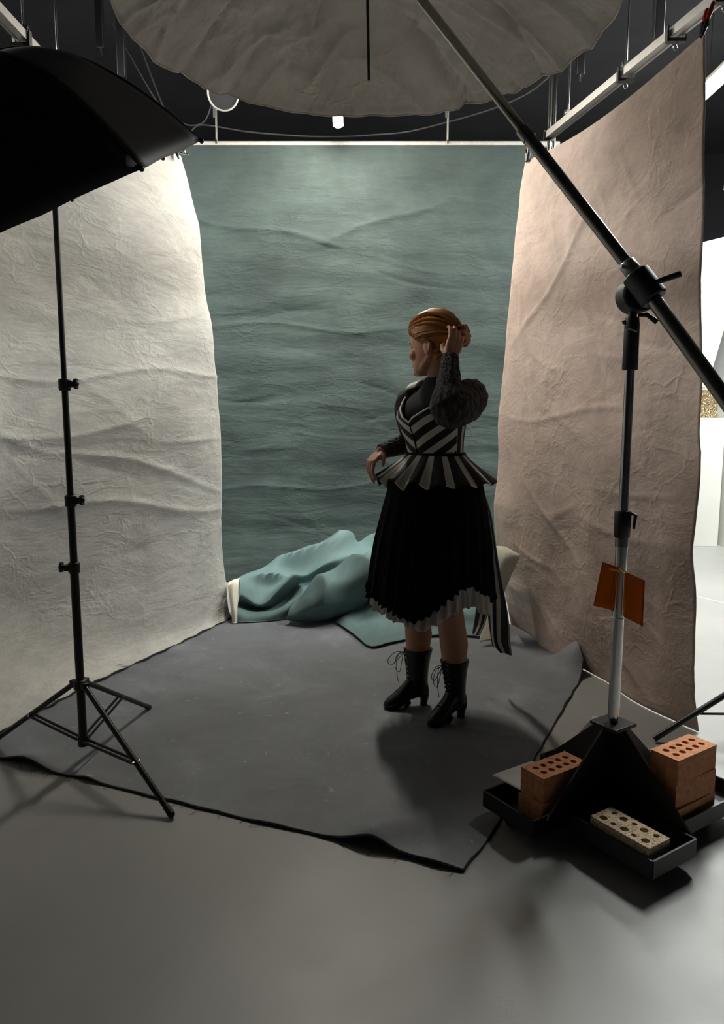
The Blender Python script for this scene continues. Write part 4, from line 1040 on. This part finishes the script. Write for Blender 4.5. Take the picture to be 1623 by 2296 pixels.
for i in range(30):
    ph = lerp(1.72, 2*math.pi-1.72, i/29); w_ = abs(ph-math.pi)
    z0 = interp(w_, [(0, .082), (.35, .074), (.75, .053), (1.1, .034), (1.42, .018)])
    part(Hr, 'lock', lock(ph, z0, lerp(.018, .003, w_/1.45)+rh.uniform(-.003, .004), rh.uniform(.007, .0115), .016*math.sin(i*1.7)), M['hair'])
for ph, z0 in ((1.15, -.02), (1.0, -.04), (.8, -.062), (.5, -.078), (.2, -.083), (-.2, -.083), (-.5, -.078), (-.8, -.062), (-1.0, -.04), (-1.15, -.02)):
    part(Hr, 'lock', lock(ph, z0, .0, .0095, .01*math.sin(ph*9)), M['hair'])
bn = part(P_, 'hair_bun', MB().sphere(BUN, .038, 16, 12, (1, .8, .95)), M['hair'])
for k in range(9):
    a = 2*math.pi*k/9
    cc = BUN+(hl*math.cos(a)+hu2*math.sin(a))*.026-hf2*.010
    tw = MB().tube([cc+((hl*math.cos(a)+hu2*math.sin(a))*math.cos(q*.75)*.015-hf2*math.sin(q*.75)*.017+(hu2*math.cos(a)-hl*math.sin(a))*(q-4)*.0042) for q in range(9)], [.006, .009, .0105, .011, .011, .011, .0105, .009, .006], 8)
    part(bn, 'braid_strand', tw, M['hair'])
fly = MB()
for k in range(26):
    a = hair_pt(random.uniform(1.6, 4.7), random.uniform(-.01, .09), .012); d = ((a-HO).normalized()+V((random.uniform(-.6, .6), random.uniform(-.4, .4), random.uniform(-.5, .5)))).normalized()
    fly.tube([a, a+d*.012-hf2*.01, a+d*.014-hf2*.03+V((0, 0, random.uniform(-.008, .008)))], [.0006, .0005, .0003], 4)
o = part(Hr, 'flyaway_strands', fly, M['hair']); o['kind'] = 'stuff'
# --- blouse with stand collar
def garment(rows, n=64, fold=0.0, fr=0):
    rr = []
    for (z, cl_, cf_, a, b) in rows:
        rr.append([pw(cl_+a*math.cos(2*math.pi*k/n)*(1+fold*math.sin(fr*2*math.pi*k/n)), cf_+b*math.sin(2*math.pi*k/n)*(1+fold*math.sin(fr*2*math.pi*k/n)), z) for k in range(n)])
    return rr
rowsB = [(1.17, 0, .006, .120, .096), (1.25, 0, .016, .128, .104), (1.33, 0, .026, .146, .122), (1.39, 0, .012, .158, .102), (1.425, 0, -.002, .150, .084), (1.450, 0, -.008, .110, .070), (1.468, 0, -.012, .070, .066), (1.495, 0, -.012, .062, .062), (1.503, 0, -.012, .060, .060)]
part(P_, 'blouse', MB().rings(garment(rowsB), cap=False), M['blouse'], solid=.003, subd=1)
# --- sleeves
def sleeve(pts, rad, fr, amp, n=40, m_=28):
    rr = []; a0 = V((0, 0, 1)); uv = []
    for j in range(m_+1):
        t_ = j/m_; p = catmull(pts, t_); q = catmull(pts, min(1, t_+.02))-catmull(pts, max(0, t_-.02)); q.normalize()
        x_ = (a0-q*a0.dot(q)); x_ = x_.normalized() if x_.length > 1e-3 else V((1, 0, 0)); a0 = x_; y_ = q.cross(x_)
        r = catmull([V((v_, 0, 0)) for v_ in rad], t_).x
        ring = []
        for k in range(n):
            an = 2*math.pi*k/n; rf = r*(1+amp*math.sin(fr*an+3*nz((t_*3, k*.0, 1), 1))*math.sin(math.pi*min(1, t_*1.05))+.05*nz((math.cos(an)*2, math.sin(an)*2, t_*6), 1.3))
            ring.append(p+(x_*math.cos(an)+y_*math.sin(an))*rf)
        rr.append(ring)
    return MB().rings(rr)
CL = lerp(EL, WL, .52); CR = lerp(ER, WR, .50)
part(P_, 'sleeve', sleeve([pw(.120, -.005, 1.425), lerp(SL, EL, .12)+V((.022, 0, .01)), lerp(SL, EL, .5)+V((.018, 0, .002)), EL+V((.008, 0, .012)), lerp(EL, CL, .55), CL], [.055, .078, .084, .076, .062, .047], 13, .035), M['sleeve'])
part(P_, 'cuff', sleeve([lerp(EL, WL, .48), lerp(EL, WL, .65), lerp(EL, WL, .82), WL+(WL-EL).normalized()*.004], [.050, .045, .039, .036], 16, .05), M['cuff'])
part(P_, 'sleeve', sleeve([pw(-.120, -.005, 1.425), lerp(SR, ER, .12), lerp(SR, ER, .5), ER, lerp(ER, CR, .6), CR], [.055, .080, .086, .074, .052, .043], 13, .035), M['sleeve'])
part(P_, 'cuff', sleeve([lerp(ER, WR, .44), lerp(ER, WR, .62), lerp(ER, WR, .82), WR+(WR-ER).normalized()*.004], [.046, .041, .036, .033], 16, .05), M['cuff'])
# --- striped bodice: sweetheart V in front, straps to the shoulders
rowsS = [(1.165, .006, .136, .114), (1.19, .008, .130, .107), (1.24, .014, .136, .114), (1.29, .024, .148, .128), (1.335, .032, .160, .140), (1.37, .024, .166, .128), (1.41, .004, .164, .106), (1.45, -.006, .135, .085)]
def bod(z, a_):
    cf_ = interp(z, [(r[0], r[1]) for r in rowsS]); a = interp(z, [(r[0], r[2]) for r in rowsS]); b = interp(z, [(r[0], r[3]) for r in rowsS])
    return pw(a*math.sin(a_), cf_+b*math.cos(a_), z)
def bod_top(a_):
    d = abs(a_)
    return interp(d, [(0, 1.312), (.35, 1.352), (.75, 1.40), (.95, 1.42), (1.1, 1.405), (1.35, 1.345), (1.6, 1.318), (1.9, 1.335), (2.3, 1.39), (2.7, 1.40), (3.142, 1.40)])
def bod_fn(u, v):
    a_ = (u*2-1)*math.pi; z = lerp(1.168, bod_top(a_), v); p = bod(z, a_)
    return p+(p-pw(0, .01, z)).normalized()*.002*nz(p, 14)
part(P_, 'bodice', MB().grid(bod_fn, 96, 30, lambda u, v: ((u*2-1)*math.pi*.135, lerp(1.168, bod_top((u*2-1)*math.pi), v))), M['bodice'], solid=.004)
part(P_, 'neckline_trim', MB().tube([bod(bod_top(a_)+.001, a_)+(bod(bod_top(a_), a_)-pw(0, .01, bod_top(a_))).normalized()*.004 for a_ in [-1.0+2.0*k/50 for k in range(51)]], .0042, 8), M['trim'])
part(P_, 'seam_trim', MB().tube([bod(lerp(1.172, 1.312, k/10), 0)+PF*.003 for k in range(11)], .003, 6), M['blouse'])
for s in (-1, 1):
    part(P_, 'shoulder_trim', MB().grid(lambda u, v: pw(s*lerp(.085, .150, u), lerp(.050, -.050, v)-.006, 1.497-.014*u-.030*(2*v-1)**2), 8, 8), M['trim'], solid=.008)
# --- peplum with rolled flutes
NF = 15
def pep_fn(u, v):
    a_ = u*2*math.pi; s_ = v
    A = lerp(.134, .268, s_**.9); Bq = lerp(.112, .250, s_**.9)
    fl_ = math.cos(NF*a_)
    fr_ = .35+.65*smooth((math.cos(a_+.25)-.55)/.3)
    z = lerp(1.180, 1.060, s_**.85)+.022*fl_*fr_*s_**1.3
    k = 1+.040*fl_*fr_*s_+.02*math.sin(3*a_+1)*s_
    wob = .012*math.sin(NF*a_)*s_*s_
    return pw((A*k)*math.sin(a_+wob), .006+(Bq*k)*math.cos(a_+wob), z)
part(P_, 'peplum', MB().grid(pep_fn, 300, 18, lambda u, v: (u*NF/13-.16/13, v)), M['peplum'], solid=.004)
part(P_, 'waistband', MB().tube([pw(.136*math.sin(a_), .006+.114*math.cos(a_), 1.180) for a_ in [2*math.pi*k/60 for k in range(61)]], .006, 8), M['blouse'])
# --- skirt
SKX = [(1.13, .150, .132, .0), (1.04, .205, .19, .0), (.93, .228, .215, -.004), (.80, .252, .240, -.010), (.66, .268, .258, -.016), (.55, .278, .270, -.018), (.40, .286, .278, -.018)]
def hem_px(tab, R, cx, back):
    def f(a_):       # a_ azimuth in world: 0 toward camera, + to the right
        x = PO.x+cx+R*math.sin(a_); Y = PO.y-R*math.cos(a_)
        if math.cos(a_) > -.15:
            px = 811.5+FPX*x/(Y*1.0+.16)
            return at(px, interp(px, tab), Y).z
        return back
    return f
over_tab = [(826, 1300), (834, 1326), (850, 1347), (880, 1368), (915, 1386), (932, 1391), (960, 1376), (1000, 1344), (1035, 1318), (1052, 1311), (1070, 1322), (1090, 1332), (1108, 1340)]
hz0 = hem_px(over_tab, .274, -.014, .52)
def skirt_shape(tab, hemf, amp, fr, inset, z_top):
    def fn(u, v):
        a_ = (u*2-1)*math.pi
        w_ = smooth((abs(a_)-1.5)/.5); hz = hemf(max(-1.72, min(1.72, a_)))*(1-w_)+.50*w_
        z = lerp(z_top, hz, v)
        rx = interp(-z, [(-r[0], r[1]) for r in tab])-inset; ry = interp(-z, [(-r[0], r[2]) for r in tab])-inset; cx = interp(-z, [(-r[0], r[3]) for r in tab])
        k = 1+(amp*math.sin(fr*a_+2*math.sin(3*a_))+.5*amp*math.sin(fr*2.3*a_+1))*smooth(v*1.4)
        p = V((PO.x+cx+rx*k*math.sin(a_), PO.y-ry*k*math.cos(a_), z))
        return p
    return fn
sk = skirt_shape(SKX, hz0, .022, 26, 0, 1.12)
part(P_, 'skirt', MB().grid(sk, 240, 40, lambda u, v: (u*1.7, v*.7)), M['skirt'], solid=.004)
rf_ = MB()
def ruff(u, v):
    p = sk(u, 1.0); a_ = (u*2-1)*math.pi; o_ = V((math.sin(a_), -math.cos(a_), 0))
    s_ = math.sin(u*2*math.pi*64); return p+o_*(.005+.008*s_*v)+V((0, 0, .014-.026*v+.006*v*math.sin(u*2*math.pi*57+1)))
part(P_, 'hem_ruffle', rf_.grid(ruff, 620, 4, lambda u, v: (u*1.7, v)), M['skirt'], solid=.003)
pet_tab = [(838, 1352), (846, 1368), (866, 1378), (884, 1394), (912, 1400), (930, 1414), (952, 1414), (985, 1398), (1010, 1378), (1035, 1366), (1058, 1360), (1070, 1374), (1084, 1378), (1100, 1372)]
hz1 = hem_px(pet_tab, .250, -.014, .48)
pk = skirt_shape(SKX, hz1, .020, 34, .022, .75)
def pet_fn(u, v):
    p = pk(u, v); a_ = (u*2-1)*math.pi; o_ = V((math.sin(a_), -math.cos(a_), 0)); v2 = smooth((v-.6)/.4)
    return p+o_*(.007*math.sin(u*2*math.pi*48+2*math.sin(u*30))*v2)+V((0, 0, .005*math.sin(u*2*math.pi*23)*v2))
part(P_, 'petticoat', MB().grid(pet_fn, 420, 22, lambda u, v: (u*1.7, v*.4)), M['petti'], solid=.002)
# --- striped train falling behind on her left
tr = [A_([(1040, 1075, 3.40), (1062, 1085, 3.33), (1082, 1095, 3.28)]), A_([(1060, 1130, 3.42), (1086, 1132, 3.36), (1100, 1150, 3.28)]), A_([(1072, 1200, 3.43), (1098, 1198, 3.36), (1110, 1215, 3.27)]),
      A_([(1080, 1270, 3.44), (1102, 1262, 3.38), (1121, 1285, 3.28)]), A_([(1088, 1340, 3.46), (1106, 1330, 3.40), (1132, 1340, 3.30)]), A_([(1096, 1400, 3.46), (1108, 1390, 3.38), (1140, 1390, 3.31)]),
      A_([(1104, 1446, 3.46), (1112, 1440, 3.38), (1143, 1436, 3.31)]), A_([(1112, 1452, 3.44), (1124, 1464, 3.37), (1147, 1468, 3.31)])]
def train_fn(u, v):
    row = [catmull(r, u) for r in tr]; p = catmull(row, v)
    return p+V((.0, .012*math.sin(u*12)*v, 0))
part(P_, 'train', MB().grid(train_fn, 30, 60, lambda u, v: (u*.115+.004*math.sin(v*9), v*.8)), M['train'], solid=.003)
tr2 = [A_([(1070, 1300, 3.50), (1085, 1300, 3.46), (1096, 1300, 3.44)]), A_([(1068, 1350, 3.50), (1084, 1350, 3.46), (1098, 1350, 3.44)]), A_([(1062, 1390, 3.50), (1078, 1395, 3.46), (1090, 1390, 3.44)]), A_([(1058, 1420, 3.50), (1066, 1424, 3.46), (1076, 1424, 3.44)])]
part(P_, 'train_lining', MB().grid(lambda u, v: catmull([catmull(r, u) for r in tr2], v), 12, 20, lambda u, v: (u*.09, v*.3)), M['train'], solid=.002)
# --- lace-up boots
def boot(ft, top_z, ch):
    ax = (ft['toe']-ft['heel']).normalized(); sd = V((-ax.y, ax.x, 0)); o_ = ft['heel']+ax*.045; Ln = (ft['toe']-o_).length
    q = lambda x, y, z: o_+ax*x+sd*y+V((0, 0, z))
    mb = MB(); kx = Ln/.185
    secs = [(-.052, .050, .10, .018), (-.045, .046, .13, .027), (-.02, .046, .17, .033), (.015, .044, .175, .034), (.045, .036, .150, .034), (.080, .018, .112, .037), (.115, .006, .082, .041), (.145, .004, .064, .037), (.168, .006, .050, .026), (.182, .010, .036, .012)]
    rr = []
    for x, z0, z1_, hw_ in secs:
        ring = []
        for k in range(24):
            a_ = 2*math.pi*k/24; cs, sn = math.cos(a_), math.sin(a_)
            wz = 1-.25*max(0, sn)
            ring.append(q(x*kx if x > 0 else x, hw_*math.copysign(abs(cs)**.8, cs)*wz, (z0+z1_)/2+(z1_-z0)/2*math.copysign(abs(sn)**.85, sn)))
        rr.append(ring)
    mb.rings(rr)
    def lc_(z):
        for a_, b_ in zip(ch[::-1], ch[::-1][1:]):
            if a_.z <= z <= b_.z: return lerp(a_, b_, (z-a_.z)/(b_.z-a_.z))
        return ch[-1]
    def cx_(z):
        d_ = lc_(z)-o_; return d_.dot(ax), d_.dot(sd)
    sh = [(.085, .048, .036), (.12, .046, .037), (.15, .047, .041), (.19, .051, .047), (.24, .058, .056), (top_z, .066, .064)]
    mb.rings([[q(cx_(z)[0]-.004+rx*math.cos(2*math.pi*k/24), cx_(z)[1]+ry*math.sin(2*math.pi*k/24), z) for k in range(24)] for z, rx, ry in sh])
    me_ = remeshed(mb, 'boot', PO, .0035, 4)
    bo = part_mesh(P_, 'boot', me_, M['boot'])
    part(bo, 'heel', MB().tube([q(-.032, 0, .056), q(-.035, 0, .035), q(-.032, 0, .014), q(-.032, 0, .0005)], [.027, .019, .0165, .0185], 16), M['boot'])
    so = []
    for x, hw_ in ((.045, .026), (.08, .034), (.115, .038), (.145, .034), (.168, .022)): so.append([q(x*kx, hw_*s_, z) for s_, z in ((-1, .0008), (1, .0008), (1, .0075), (-1, .0075))] if x > .06 else [q(x*kx, hw_*s_, z) for s_, z in ((-1, .026), (1, .026), (1, .036), (-1, .036))])
    part(bo, 'sole', MB().rings(so), M['boot'])
    lc = MB(); zz = [.115+.022*i for i in range(8) if .115+.022*i < top_z-.004]
    fx = lambda z: cx_(max(.10, z))[0]-.003+interp(z, [(.09, .056), (.12, .047), (.15, .047), (.19, .051), (.24, .058), (.29, .066)])
    q0_ = q; q = lambda x, y, z: q0_(x, y+(cx_(max(.10, z))[1] if z > .112 else 0), z)
    for i, z in enumerate(zz):
        lc.tube([q(fx(z), -.014, z), q(fx(z)+.006, 0, z+.010), q(fx(z+.02), .014, z+.02)], .0022, 6)
        lc.tube([q(fx(z), .014, z), q(fx(z)+.006, 0, z+.010), q(fx(z+.02), -.014, z+.02)], .0022, 6)
        for s in (-1, 1): part(bo, 'eyelet', MB().sphere(q(fx(z)-.001, s*.0155, z), .0036, 8, 6), M['steel'])
    for x, z in ((.075, .108), (.095, .094), (.112, .083)): lc.tube([q(x*kx, -.018, z-.004), q(x*kx, 0, z+.006), q(x*kx, .018, z-.004)], .0022, 6)
    part(bo, 'lacing', lc, M['lace'])
    k0 = q(fx(top_z-.02)+.008, 0, top_z-.012)
    def loop(pts): return MB().tube([catmull([k0+ax*a_+sd*b_+V((0, 0, c_)) for a_, b_, c_ in pts], t_/24) for t_ in range(25)], .0016, 6)
    part(bo, 'lace_bow', loop([(0, 0, 0), (.045, .01, .006), (.082, .02, -.022), (.070, .02, -.050), (.04, .012, -.035), (.012, .004, -.01), (0, 0, 0)]), M['lace'])
    part(bo, 'lace_bow', loop([(0, 0, 0), (.03, -.012, -.02), (.035, -.02, -.075), (.015, -.018, -.10), (.008, -.01, -.06), (.004, -.004, -.02), (0, 0, 0)]), M['lace'])
    part(bo, 'lace_end', loop([(0, 0, 0), (.030, .006, -.01), (.038, .010, -.07), (.030, .012, -.135)]), M['lace'])
boot(FR, .282, CHR); boot(FL_, .277, CHL)
